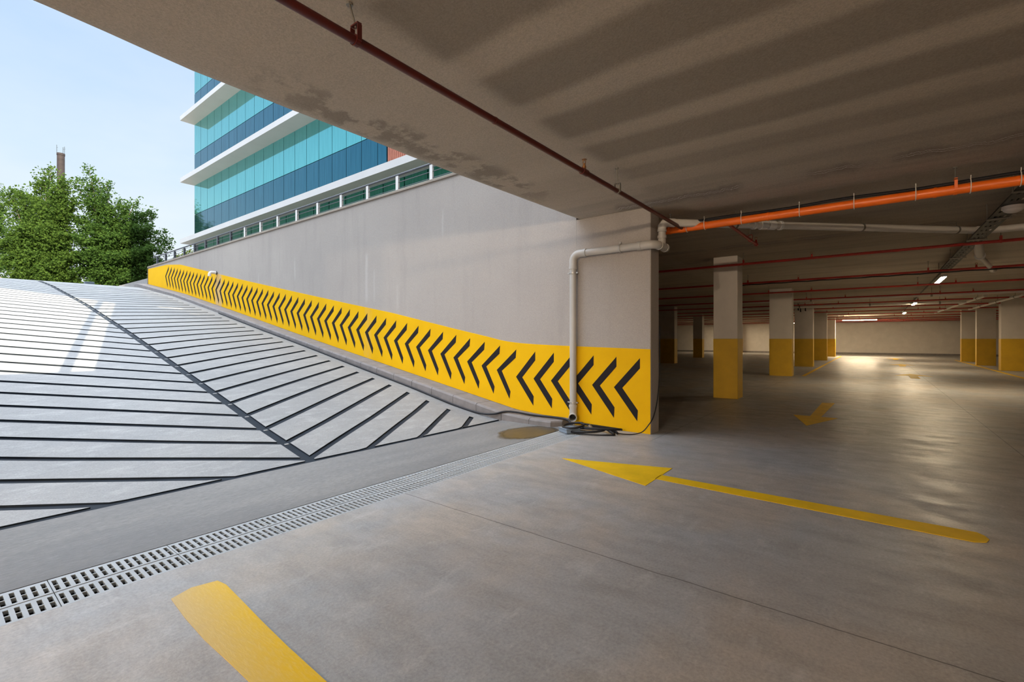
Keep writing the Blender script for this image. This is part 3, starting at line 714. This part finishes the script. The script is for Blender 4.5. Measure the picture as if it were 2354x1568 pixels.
# trees
TD = 1.16
def at(px, py, d):
    d = d*TD
    r = (px-1177)/FPX; u = -(py-779)/FPX; c, s_ = math.cos(AZ), math.sin(AZ)
    return Vector((d*(c+r*s_), d*(s_-r*c), HC+d*u))
def leaf_quad(m, p, size, rnd):
    n = Vector((rnd.gauss(0,.8), rnd.gauss(0,.8), rnd.gauss(.5,.7)))
    if n.length < .1: n = Vector((0,0,1))
    n.normalize(); a = n.orthogonal().normalized(); a.rotate(Matrix.Rotation(rnd.uniform(0, 6.28), 3, n)); b = n.cross(a)
    l = size*rnd.uniform(.7,1.25); w = l*.62
    i = len(m.v)
    q = [p-a*l*.5, p-a*l*.05-b*w*.5+n*l*.06, p+a*l*.12-b*w*.32, p+a*l*.5-n*l*.08, p+a*l*.12+b*w*.32, p-a*l*.05+b*w*.5+n*l*.06]
    m.v += [tuple(x) for x in q]; m.f.append((i,i+1,i+2,i+3,i+4,i+5)); m.m.append(0)
def tree(label, base, tips, nl, size, mat, seed, rad=.55, tr=.16, fork=.3):
    rnd = random.Random(seed)
    t = thing('leafy_tree', label, 'tree', tuple(base))
    tk = MB(); base = Vector(base); cx = sum((p for p, _ in tips), Vector())/len(tips)
    zt = base.z+(cx.z-base.z)*fork
    f0 = Vector((base.x+(cx.x-base.x)*.4, base.y+(cx.y-base.y)*.4, zt))
    tk.tube([base, base.lerp(f0, .5)+Vector((.06,.03,0)), f0], [tr, tr*.8, tr*.65], 9)
    lf = MB()
    for (p, dens) in tips:
        mid = f0.lerp(p, .5)+Vector((rnd.gauss(0,.15), rnd.gauss(0,.15), .25))
        path = [f0, f0.lerp(mid,.6), mid, mid.lerp(p,.55)+Vector((0,0,.08)), p]
        tk.tube(path, [tr*.45, tr*.3, tr*.22, tr*.13, tr*.04], 6)
        for k in range(int(nl*dens)):
            u = rnd.random()**.6
            q = (f0.lerp(mid, u*2) if u < .5 else mid.lerp(p, u*2-1))
            rr = rad*(1.15-.8*u)
            # leaves come in sprays
            c = q+Vector((rnd.gauss(0,rr), rnd.gauss(0,rr), rnd.gauss(0,rr*.75)))
            for _ in range(6): leaf_quad(lf, c+Vector((rnd.gauss(0,.12), rnd.gauss(0,.12), rnd.gauss(0,.09))), size, rnd)
    obj('trunk', tk, M['bark'], t, smooth=True); obj('foliage', lf, mat, t)
    return t
D2 = 30.5
tipsB = [(at(x,y,d), w) for x,y,d,w in ((20,440,30,.8),(45,440,31,1),(75,455,32,1),(95,415,31,.8),(118,385,31,.35),(103,390,31,.3),(130,440,30,1),(150,410,30,.9),(165,460,30,1),(60,520,29,1.2),(110,520,29,1.3),(150,540,29,1.3),(30,540,29,1.2),(80,590,28.5,1.3),(130,610,28.5,1.3),(170,590,29,1.2),(20,600,28.5,1.2),(60,630,28.5,1),(110,640,28.5,1),(165,640,29,1),(0,560,29,1),(140,480,29.5,1.1),(100,470,30,1),(20,650,28.5,.9),(60,655,28.5,.9),(130,655,28.5,.9),(172,650,29,.8))]
tree('big green tree on the left with a dark pole rising behind it', at(110,668,30), tipsB, 330, .19, M['leaf'], 11, .60)
tipsC = [(at(x,y,d), w) for x,y,d,w in ((203,380,31,.30),(208,420,31,.5),(185,410,31,.35),(172,418,31,.3),(226,412,31,.3),(244,418,31,.3),(205,455,30.5,1),(235,450,30.5,.9),(250,490,30.5,1),(280,460,31,.4),(290,475,31,.7),(316,458,31,.4),(318,490,31,.8),(345,485,31,.6),(340,520,30.5,1),(300,520,30,1.1),(260,540,29.5,1.3),(220,520,29.5,1.3),(215,580,29,1.3),(270,590,29,1.3),(320,580,29.5,1.2),(350,570,30,.9),(378,530,31,.35),(385,548,31,.3),(390,570,31,.3),(365,600,30,.7),(240,630,29,1),(290,635,29,.8),(200,630,29.5,1),(330,625,30,.8),(360,620,30,.7),(185,500,30,1.1),(395,560,31,.15),(182,545,29,1.1),(184,590,29,1.1),(180,625,29,1),(210,655,29,.8),(260,660,29,.8),(310,655,30,.8),(345,650,30,.7))]
tree('tall green tree with a thin pointed top, just left of the glass building', at(262,672,31), tipsC, 270, .185, M['leafd'], 12, .55)
tipsA = [(at(x,y,d), w) for x,y,d,w in ((-40,430,33,1),(0,440,33,.6),(6,470,33,.7),(-20,490,32,1),(-60,500,32,1),(-30,560,32,1),(0,520,32,.8),(-50,600,32,1),(-10,610,32,1))]
tree('tree cut off by the left edge of the frame', at(-45,668,33), tipsA, 250, .19, M['leafd'], 13, .58)
shr = [(at(x,y,d), w) for x,y,d,w in ((425,578,33,.7),(437,570,33,.7),(415,588,33,.7),(440,590,33,.8),(400,598,33,.6),(430,600,33,.8),(455,575,33.5,.7))]
sb = at(430,614,33); sb.z = 4.3
ts = tree('yellow-green shrub showing between the railing posts beside the building corner', sb, shr, 40, .2, M['leafy'], 14, .22, .05)
ts.name = 'garden_shrub'; ts['category'] = 'shrub'
# dark chimney pole
CX, CYY, CZZ = 8.27, 58.5, 18.23
ch = thing('chimney_pole', 'dark rusty pole with thin rods on top behind the trees', 'pole', (CX, CYY, 3.77))
a = MB(); a.tube([(CX,CYY,3.77),(CX,CYY,CZZ)], .27, 18); a.tube([(CX,CYY,CZZ-.13),(CX,CYY,CZZ+.05)], .29, 18); obj('shaft', a, M['rust'], ch, smooth=True)
for dx, h in ((-.25,.80),(.13,.65),(.22,.72)):
    a = MB(); a.tube([(CX+dx,CYY-dx*.5,CZZ-.05),(CX+dx*1.02,CYY-dx*.5,CZZ+h)], .02, 6); a.tube([(CX+dx,CYY-dx*.5,CZZ+h*.75),(CX+dx+.07,CYY-dx*.5,CZZ+h*.7)], .015, 6); obj('rod', a, M['gap'], ch)
a = MB(); a.box((4.92,29,3.77),(5.26,29.35,4.08)); tag(obj('cabinet_box', a, M['boxm'], bevel=.03), 'small blue-grey metal box standing at the top of the ramp', 'box')
a = MB(); a.box((4.2,29.4,3.77),(4.55,29.7,3.93)); tag(obj('cabinet_box', a, M['boxm'], bevel=.03), 'low grey box, left of the blue-grey box at the top of the ramp', 'box')
hs = thing('far_house', 'pale house with an orange roof glimpsed low between the tree trunks', 'house', (13, 70, 3.77))
a = MB(); a.box((6,70,3.77),(20,78,6.1)); obj('wall', a, M['house'], hs)
a = MB(); a.prism([(5.5,69.4,6.1),(20.5,69.4,6.1),(20.5,74,7.9),(5.5,74,7.9)], (0,0,.15)); obj('roof', a, M['roof'], hs)

# ------------------------------------------------------------------ PIPES AND FITTINGS
def ring(m, p, ax, r, h, n=16):
    ax = Vector(ax).normalized(); p = Vector(p); m.tube([p-ax*h, p+ax*h], r, n)
def hanger(parent, x, y, zp, r, mat_c, along='y', lean=0.0, top=None, lean_y=0.0):
    top = (ceilz(x) if top is None else top)
    a = MB(); a.tube([(x+lean,y+lean_y,top),(x,y,zp+r+.045)], .006, 6); a.tube([(x+lean,y+lean_y,top-.012),(x+lean,y+lean_y,top+.0)], .02, 8)
    h = obj('hanger', a, M['steel'], parent)
    c = MB(); w = .014
    ux = (0,w,0) if along == 'y' else (w,0,0); uy = (r+.008,0,0) if along == 'y' else (0,r+.008,0)
    for sgn in (-1, 1):
        off = Vector(uy)*sgn
        c.obox(Vector((x,y,zp+r*.6+.02))+off, ux, Vector(uy).normalized()*.003, (0,0,.045))
    c.obox((x,y,zp+r+.062), ux, uy, (0,0,.004))
    c.tube([Vector((x,y,zp))-Vector(ux), Vector((x,y,zp))+Vector(ux)], r+.006, 14)
    obj('clamp', c, mat_c, h)
def sprinkler(parent, x, y, zp, r, mat, fm):
    a = MB(); a.tube([(x,y,zp),(x,y,zp+r+.03)], .02, 10); a.tube([(x,y,zp+r+.03),(x,y,zp+r+.055)], .014, 8)
    h = obj('sprinkler_head', a, fm, parent)
    b = MB(); zz = zp+r+.055
    for sgn in (-1,1): b.tube([(x,y+sgn*.012,zz),(x,y+sgn*.016,zz+.025),(x,y,zz+.04)], .004, 6)
    b.tube([(x,y,zz+.038),(x,y,zz+.042)], .026, 12); obj('deflector', b, M['brass'], h)
ZP = 3.08
# dark red branch along the slab edge
p1 = thing('sprinkler_pipe', 'dark red sprinkler pipe running along the open edge of the ceiling', 'sprinkler pipe', (3.0, 2.306, ZP))
a = MB(); a.tube([(-3,2.306,ZP),(7.2,2.306,ZP)], .0255, 16); obj('pipe', a, M['dred'], p1, smooth=True)
a = MB(); ring(a, (4.15,2.306,ZP), (1,0,0), .034, .05); ring(a, (2.75,2.306,ZP), (1,0,0), .028, .008); obj('coupling', a, M['dred'], p1, smooth=True)
hanger(p1, 1.533, 2.306, ZP, .0255, M['dred'], 'x', .013, lean_y=.084); hanger(p1, 4.92, 2.306, ZP, .0255, M['steel'], 'x', -.02)
sprinkler(p1, 4.15, 2.306, ZP, .03, M['dred'], M['brass'])
# orange main
XM = 7.21
p2 = thing('fire_main_pipe', 'bright orange fire main crossing below the ceiling toward the right', 'pipe', (XM, 0, ZP))
a = MB(); a.tube([(XM,2.75,ZP),(XM,-7,ZP)], .054, 20); obj('pipe', a, M['orange'], p2, smooth=True)
for y, hh in ((1.98,.012), (1.15,.012), (-.55,.012), (2.306,.05)):
    a = MB(); ring(a, (XM,y,ZP), (0,1,0), .060, hh); obj('coupling', a, M['orange'], p2, smooth=True)
hanger(p2, XM, -.72, ZP, .054, M['orange'], 'y'); hanger(p2, XM, 2.5, ZP, .054, M['orange'], 'y')
cb = thing('black_cable', 'black cable strapped along the top of the orange fire main', 'cable', (XM, 0, ZP+.08))
path = [(XM-.02+.006*math.sin(k*1.3), 2.2-.22*k, ZP+.076+.008*math.sin(k*.9)) for k in range(42)]
a = MB(); a.tube(path, .019, 8); obj('cable_run', a, M['black'], cb, smooth=True)
def tie(y):
    a = MB(); pts = arc((XM-.006,y,ZP+.018), (1,0,0), (0,0,1), .064, 0, 360, 20); pts = [Vector((p.x, y, ZP+.018+(p.z-ZP-.018)*1.27)) for p in pts]
    a.tube(pts, .0045, 5, cap=False); a.tube([(XM-.05,y,ZP+.09),(XM-.055,y,ZP+.125)], .004, 5); obj('cable_tie', a, M['whitetie'], cb)
for y in (2.24, 1.98, 1.48, .78, .2, -.38, -.84, -1.22, -1.62, -2.4): tie(y)
# short branch with one head
p3 = thing('sprinkler_pipe', 'short red sprinkler branch ending in one head, behind the orange main', 'sprinkler pipe', (8.2, 1.68, ZP))
a = MB(); a.tube([(XM+.05,1.69,ZP),(9.22,1.66,ZP)], .024, 12); obj('pipe', a, M['red'], p3, smooth=True)
a = MB(); ring(a, (9.21,1.66,ZP), (1,0,0), .031, .04); obj('coupling', a, M['red'], p3, smooth=True)
hanger(p3, 8.75, 1.668, ZP, .024, M['red'], 'x'); sprinkler(p3, 9.2, 1.66, ZP, .026, M['red'], M['red'])
# parallel red branches deeper in
BX = [11.5,15.4,18.9,22.5,26.0,29.5,33.0,36.5,40.0,43.5,47.0,50.0]
for k, X in enumerate(BX):
    z = ceilz(X)-.25
    lab = 'red sprinkler pipe crossing the garage, %s one behind the orange main' % ordinal(k+1) if k < 11 else 'red sprinkler pipe crossing the garage, nearest to the back wall'
    t = thing('sprinkler_pipe', lab, 'sprinkler pipe', (X, 0, z), 'red sprinkler pipes across the garage')
    a = MB(); a.tube([(X,21.5,z),(X,-20,z)], .027, 10); obj('pipe', a, M['red'], t, smooth=True)
    if k == 1:
        b = MB(); b.tube([(X+.02,3.4-.16*q,z-.045-.006*math.sin(q*1.7)) for q in range(44)], .016, 6)
        tag(obj('black_cable', b, M['black'], smooth=True), 'black cable strung under the second red sprinkler pipe', 'cable')
    y = {0: 2.33, 1: 3.0}.get(k, 2.2+.4*(k % 3))
    ylo = -6 if k < 5 else -4
    hy = y
    while hy > ylo:
        hanger(t, X, hy, z, .027, M['red'], 'y'); hy -= 4.05
    hy = y-1.3
    while hy > ylo:
        sprinkler(t, X, hy, z, .03, M['red'], M['red']); hy -= 3.6
# grey waste pipe on the pier
PR = .055
dp = thing('drain_pipe', 'grey plastic drain pipe running down and across the painted pier', 'drain pipe', (6.545, 3.84, 0))
XP = 6.545; YP = 3.84; ZH = 2.765
a = MB(); a.tube([(XP,YP,.30),(XP,YP,ZH-.14)], PR, 20); obj('vertical_pipe', a, M['pvc'], dp, smooth=True)
a = MB(); a.tube([(XP,YP-.14,ZH),(XP,2.60,ZH)], PR, 20); obj('horizontal_pipe', a, M['pvc'], dp, smooth=True)
a = MB(); e = arc((XP,YP-.12,ZH-.12), (0,1,0), (0,0,1), .12, 0, 90, 8); a.tube([(XP,YP,ZH-.24)]+e+[(XP,YP-.24,ZH)], PR+.006, 20)
ring(a, (XP,YP,ZH-.22), (0,0,1), PR+.011, .022, 20); ring(a, (XP,YP-.22,ZH), (0,1,0), PR+.011, .022, 20); obj('elbow', a, M['pvc'], dp, smooth=True)
a = MB(); XQ = 6.80; e = arc((XP+.12,2.60,ZH), (-1,0,0), (0,-1,0), .12, 0, 90, 8)
a.tube([(XP,2.72,ZH)]+[Vector((p.x, p.y, p.z)) for p in e]+[(XQ+.12,2.48,ZH)], PR+.006, 20)
ring(a, (XP,2.72,ZH), (0,1,0), PR+.012, .03, 20); ring(a, (XP+.14,2.48,ZH), (1,0,0), PR+.012, .02, 20); ring(a, (XQ+.12,2.48,ZH), (1,0,0), PR+.012, .025, 20)
obj('elbow', a, M['pvc'], dp, smooth=True)
a = MB(); a.tube([(XQ,2.48,ZH),(XQ,2.48,3.08)], PR, 20); ring(a, (XQ,2.48,ZH+.14), (0,0,1), PR+.011, .02, 20); ring(a, (XQ,2.48,3.0), (0,0,1), PR+.011, .02, 20); obj('riser', a, M['pvc'], dp, smooth=True)
a = MB(); ring(a, (XP,3.02,ZH), (0,1,0), PR+.012, .012, 20); a.box((XP,3.008,ZH-.012),(6.63,3.032,ZH+.012)); a.obox((XP,3.02,ZH+PR+.02), (.012,0,0), (0,.01,0), (0,0,.02)); obj('clamp', a, M['zinc'], dp, smooth=True)
for z in (.375, 2.46):
    a = MB(); ring(a, (XP,YP,z), (0,0,1), PR+.010, .011, 20); a.box((XP,YP-.012,z-.011),(6.632,YP+.012,z+.011))
    a.obox((XP-.01,YP+PR+.022,z), (.008,0,0), (0,.016,0), (0,0,.01)); a.obox((XP-.01,YP-PR-.022,z), (.008,0,0), (0,.016,0), (0,0,.01)); obj('clamp', a, M['zinc'], dp, smooth=True)
# open shoe at the bottom
def lathe(m, o_, d_, prof_, n=20):
    o_ = Vector(o_); d_ = Vector(d_).normalized(); u_ = d_.orthogonal().normalized(); v_ = d_.cross(u_); b0 = len(m.v)
    for (t_, r_) in prof_:
        for k in range(n):
            w_ = 2*math.pi*k/n; m.v.append(tuple(o_+d_*t_+(u_*math.cos(w_)+v_*math.sin(w_))*r_))
    for i_ in range(len(prof_)-1):
        for k in range(n):
            m.f.append((b0+i_*n+k, b0+i_*n+(k+1)%n, b0+(i_+1)*n+(k+1)%n, b0+(i_+1)*n+k)); m.m.append(0)
a = MB(); md = Vector((-.82,-.40,-.10)).normalized(); el = Vector((XP,YP,.155))
a.tube([(XP,YP,.34),(XP,YP,.25),(XP,YP,.19)]+[el+md*.015, el+md*.06], PR+.004, 20, cap=False)
ring(a, (XP,YP,.315), (0,0,1), PR+.012, .018, 20)
lathe(a, el, md, [(.05,PR+.004),(.055,PR+.012),(.115,PR+.012),(.117,PR+.006),(.112,PR-.001),(.0,PR-.003)])
sh_ = obj('outlet_elbow', a, M['pvc'], dp, smooth=True)
a = MB(); a.tube([el+md*.012, el+md*.02], PR-.001, 20); obj('bore_shade_disc', a, M['black'], sh_)  # black disc stands in for the shade inside the open outlet
# ceiling drain run
cd = thing('overhead_drain_pipe', 'pale drain pipe hung under the ceiling behind the orange main', 'drain pipe', (8.7, .6, 3.15))
A_ = Vector((6.80,2.48,3.12)); B_ = Vector((10.93,-1.38,3.21)); u = (B_-A_).normalized()
a = MB(); a.tube([A_+u*.1, B_], PR+.002, 18); obj('pipe', a, M['pvcw'], cd, smooth=True)
a = MB(); a.tube([(6.80,2.48,2.98),(6.80,2.48,3.06),A_+u*.04+Vector((0,0,-.012)),A_+u*.10,A_+u*.2], PR+.008, 18); obj('elbow', a, M['pvcw'], cd, smooth=True)
a = MB()
for q in (.36, .365): pass
for dd, hh in ((1.50,.02),(1.66,.05),(1.80,.05),(1.95,.02)): ring(a, A_+u*dd, u, PR+.016, hh, 18)
obj('coupling', a, M['wpvc'], cd, smooth=True)
for dd in (1.20, 3.4, 5.2):
    p = A_+u*dd; b = MB(); ring(b, p, u, PR+.010, .014, 18); b.tube([(p.x,p.y,p.z+PR),(p.x,p.y,ceilz(p.x)-.003)], .005, 6); obj('clamp', b, M['steel'], cd, smooth=True)
a = MB(); a.tube([B_-u*.02, B_+Vector((.03,-.06,0)), (11.02,-1.65,3.21), (11.02,-6,3.21)], PR+.002, 18); ring(a, B_, u, PR+.014, .03, 18); obj('branch', a, M['pvcw'], cd, smooth=True)
bp = thing('overhead_drain_pipe', 'pale pipe stub bending away under the cable tray', 'drain pipe', (12.5, -1.6, 3.1))
a = MB(); a.tube([(11.75,-1.46,3.20),(13.6,-1.73,3.13)], .075, 16); obj('pipe', a, M['pvcw'], bp, smooth=True)
a = MB(); ring(a, (13.55,-1.725,3.12), (2.1,-.28,0), .088, .05); obj('coupling', a, M['wpvc'], bp, smooth=True)
a = MB(); a.tube([(13.6,-1.73,3.12),(16.2,-2.29,3.08)], .05, 14); ring(a, (16.15,-2.28,3.08), (2.6,-.56,0), .065, .05); obj('thin_pipe', a, M['pvcw'], bp, smooth=True)
for (pts, lab) in (([(38,-2.9,2.98),(24.06,-3.2,2.98)], 'long slanting pale pipe under the far ceiling, left of the right-hand pillars'),
                   ([(22.6,5.5,2.99),(22.6,-6,2.99)], 'pale cross pipe under the far ceiling, nearer of two'),
                   ([(26.6,5.5,2.97),(27.5,-3.1,2.97)], 'pale cross pipe under the far ceiling, farther of two'),
                   ([(34.2,-3.95,2.96),(24.4,-4.2,2.98)], 'slanting pale pipe above the right row of pillars')):
    t = thing('overhead_drain_pipe', lab, 'drain pipe', pts[0]); a = MB(); a.tube(pts, .055, 10); obj('pipe', a, M['pvcw'], t, smooth=True)
    b = MB(); P0, P1 = Vector(pts[0]), Vector(pts[1]); 
    for q in (.3, .62, .9): p = P0.lerp(P1, q); ring(b, p, P1-P0, .066, .03, 10); b.tube([p,(p.x,p.y,ceilz(p.x))], .006, 6)
    obj('clamp', b, M['steel'], t)
# spout out of the wall
sp = thing('wall_spout', 'white elbow spout sticking out of the yellow wall, rust stain below', 'spout', (6.6, 18.4, 3.7))
a = MB(); a.tube([(6.63,18.42,3.74)]+arc((6.47,18.42,3.66),(0,0,1),(-1,0,0),.08,0,90,7)+[(6.39,18.42,3.60)], .052, 14); obj('elbow', a, M['wpvc'], sp, smooth=True)
a = MB(); ring(a, (6.60,18.42,3.74), (1,0,0), .064, .012); obj('collar', a, M['black'], sp)

# cable tray with lamps
ct = thing('cable_tray', 'dark perforated cable tray hung along the aisle ceiling', 'cable tray', (9, -1.4, 3.12))
x0, x1 = 2.0, 40.0
a = MB(); zt = 3.125; hw = .10
NX = 42
pts = [x0+(16.5-x0)*i/(NX*3) for i in range(NX*3+1)]
ysl = [-1.4-hw, -1.4-.06, -1.4-.035, -1.4-.012, -1.4+.012, -1.4+.035, -1.4+.06, -1.4+hw]
for i in range(len(pts)-1):
    for j in range(7):
        if i % 3 == 1 and j in (1, 3, 5): continue
        a.poly([(pts[i],ysl[j],zt),(pts[i],ysl[j+1],zt),(pts[i+1],ysl[j+1],zt),(pts[i+1],ysl[j],zt)])
for s_ in (-1, 1):
    a.box((x0,-1.4+s_*hw-.002,zt),(16.5,-1.4+s_*hw+.002,zt+.022))
obj('perforated_channel', a, M['tray'], ct)
a = MB(); a.tube([(16.4,-1.4,3.17),(28,-1.4,3.14),(40,-1.4,3.09)], .022, 8); obj('conduit', a, M['tray'], ct)
for k, x in enumerate((5.2, 7.9, 9.5, 11.3, 13.6, 15.9)):
    b = MB()
    for s_ in (-1,1): b.tube([(x,-1.4+s_*(hw+.02),zt-.02),(x,-1.4+s_*(hw+.02),ceilz(x))], .005, 6)
    b.box((x-.02,-1.4-hw-.03,zt-.022),(x+.02,-1.4+hw+.03,zt-.008)); obj('hanger', b, M['steel'], ct)
a = MB(); a.tube([(x0,-1.37,zt+.02),(16,-1.37,zt+.02)], .016, 6); a.tube([(x0,-1.43,zt+.02),(16,-1.43,zt+.02)], .018, 6); obj('cable', a, M['black'], ct)
bl = thing('bulkhead_lamp', 'unlit round white lamp hanging under the cable tray at the right edge', 'lamp', (8.75, -1.42, 3.06))
a = MB(); a.tube([(8.75,-1.42,3.121),(8.75,-1.42,3.085)], .11, 20); obj('lamp_base', a, M['lamp_off'], bl, smooth=True)
a = MB(); a.ellipsoid((8.75,-1.42,3.085), .10, .10, .055, 20, 10); obj('lamp_shade', a, M['lamp_off'], bl, smooth=True)
def tube_light(label, c, d, L, w=.05, group='lit tube lights', mat='tubel'):
    t = thing('tube_light', label, 'tube light', c, group); c = Vector(c); d = Vector(d).normalized(); s_ = Vector((-d.y, d.x, 0))
    a = MB(); a.obox(c+Vector((0,0,.03)), d*(L/2+.03), s_*(w+.012), (0,0,.028)); obj('housing', a, M['fascia'], t)
    b = MB(); dz = .010 if mat == 'tubeb' else .0015
    b.obox(c+Vector((0,0,.002-dz)), d*L/2, s_*w, (0,0,dz)); obj('lit_diffuser', b, M[mat], t)
    e = MB(); e.tube([c+Vector((0,0,.05)), (c.x,c.y,ceilz(c.x+.1)-.006)], .012, 6); obj('stem', e, M['steel'], t)
tube_light('nearest lit tube light along the aisle ceiling', (17.2,-1.42,3.0), (1,0,0), 1.7)
tube_light('second lit tube light along the aisle ceiling', (27.4,-1.40,2.95), (1,0,0), 1.7)
tube_light('third and smallest lit tube light along the aisle ceiling', (35.4,-1.38,2.89), (1,0,0), 1.7)
tube_light('crosswise lit tube light in front of the back wall', (44.6,.9,2.84), (0,1,0), 2.1, mat='tubeb')
tube_light('added unseen fill tube light over the next aisle, beside the entrance', (0.5,-7.5,3.03), (1,0,0), 1.7)  # unseen lamp added to brighten the garage floor and interior
tube_light('tube light hidden behind the nearest inner pillar, by the back wall', (49.8,11.5,2.84), (0,1,0), 1.6)
tube_light('tube light hidden behind the second inner pillar, by the back wall', (49.8,5.8,2.84), (0,1,0), 1.2)
for k, (x, y, lab) in enumerate(((-9.5,0.8,'lit round ceiling lamp behind the viewpoint, nearer to the ramp'), (-8.0,-0.7,'lit round ceiling lamp behind the viewpoint, farther from the ramp')   )):
    t = thing('bulkhead_lamp', lab, 'lamp', (x, y, 3.2), 'round ceiling lamps behind the viewpoint')
    a = MB(); a.tube([(x,y,3.33),(x,y,3.24)], .14, 20); obj('lamp_base', a, M['lamp_off'], t, smooth=True)
    gr = .13
    a = MB(); a.ellipsoid((x,y,3.20), gr, gr, gr*.77, 20, 10); obj('lamp_shade', a, M['globe'], t, smooth=True)

# ------------------------------------------------------------------ HOSE, CABLE, BOX
hp = [(6.165,y,rz(6.15,y)+.022) for y in (17.0,15.5,14,12.5,11,10,9,8,7.2,6.6,6.0)]
hp += [(6.15,5.5,.085),(6.17,5.2,.10),(6.22,5.02,.150),(6.30,4.85,.152),(6.38,4.5,.122),(6.40,4.1,.122),(6.36,3.86,.122),(6.30,3.74,.09),(6.22,3.66,.03)]
hs_ = thing('garden_hose', 'thick black hose lying along the kerb and coiled by the drain pipe', 'hose', (6.15, 3.5, 0))
def smooth_path(P, n=5):
    P = [Vector(p) for p in P]; out = []
    for i in range(len(P)-1):
        p0, p1, p2, p3 = P[max(i-1,0)], P[i], P[i+1], P[min(i+2,len(P)-1)]
        for k in range(n):
            t = k/n; out.append(.5*((2*p1)+(p2-p0)*t+(2*p0-5*p1+4*p2-p3)*t*t+(3*p1-p0-3*p2+p3)*t**3))
    out.append(P[-1]); return out
HR = .017
a = MB(); a.tube(smooth_path(hp, 4), HR, 10); obj('hose_run', a, M['black'], hs_, smooth=True)
# coil: loops stretched along the wall base, wandering and stacked
cp_ = []
loops = [(6.20,3.30,.36,.16,.004,0),(6.16,3.40,.30,.20,.030,.5),(6.24,3.24,.33,.13,.050,.9),(6.08,3.56,.16,.15,.085,.3)]
rnd = random.Random(8)
for (cx_, cy_, ra, rb, zz, ph) in loops:
    for k in range(14):
        w_ = 2*math.pi*k/14+ph
        # long axis runs down-right along the wall
        ax = Vector((.30,-.95)); bx = Vector((.95,.30))
        q = Vector((cx_,cy_))+ax*ra*math.cos(w_)+bx*rb*math.sin(w_)
        x = min(q.x, 6.595)
        cp_.append((x, q.y, HR+zz+.022*math.sin(w_*1+ph*3)))
a = MB(); a.tube(smooth_path(cp_, 3), HR, 10); obj('hose_coil', a, M['black'], hs_, smooth=True)
a = MB(); a.tube([(6.20,3.28,.045),(6.17,3.34,.10)], .022, 10); a.tube([(6.18,3.32,.08),(6.165,3.35,.115)], .027, 10); obj('hose_coupling', a, M['zinc'], hs_, smooth=True)
cbp = [(6.32,3.10,.02),(6.36,2.98,.012),(6.37,2.86,.010),(6.44,2.76,.012),(6.56,2.68,.04),(6.605,2.60,.15),(6.68,2.568,.24),(6.80,2.565,.40),(6.88,2.566,.60),(6.93,2.566,.85),(6.945,2.568,1.1),(6.95,2.57,1.6)]
a = MB(); a.tube(smooth_path(cbp, 4), .0075, 8); tag(obj('thin_cable', a, M['black'], smooth=True), 'thin black cable curving from the hose coil up the side of the pier', 'cable')
jb = thing('junction_box', 'pale blue-grey plastic box lid lying on the drain under the hose', 'box', (6.02, 3.62, 0))
a = MB(); a.obox((6.03,3.60,.035), (.10,-.06,0), (.05,.10,0), (0,0,.030)); obj('box_body', a, M['lid'], jb, bevel=.008)
a = MB(); a.obox((6.03,3.60,.069), (.108,-.065,0), (.054,.106,0), (0,0,.006)); obj('lid', a, M['lid'], jb, bevel=.004)
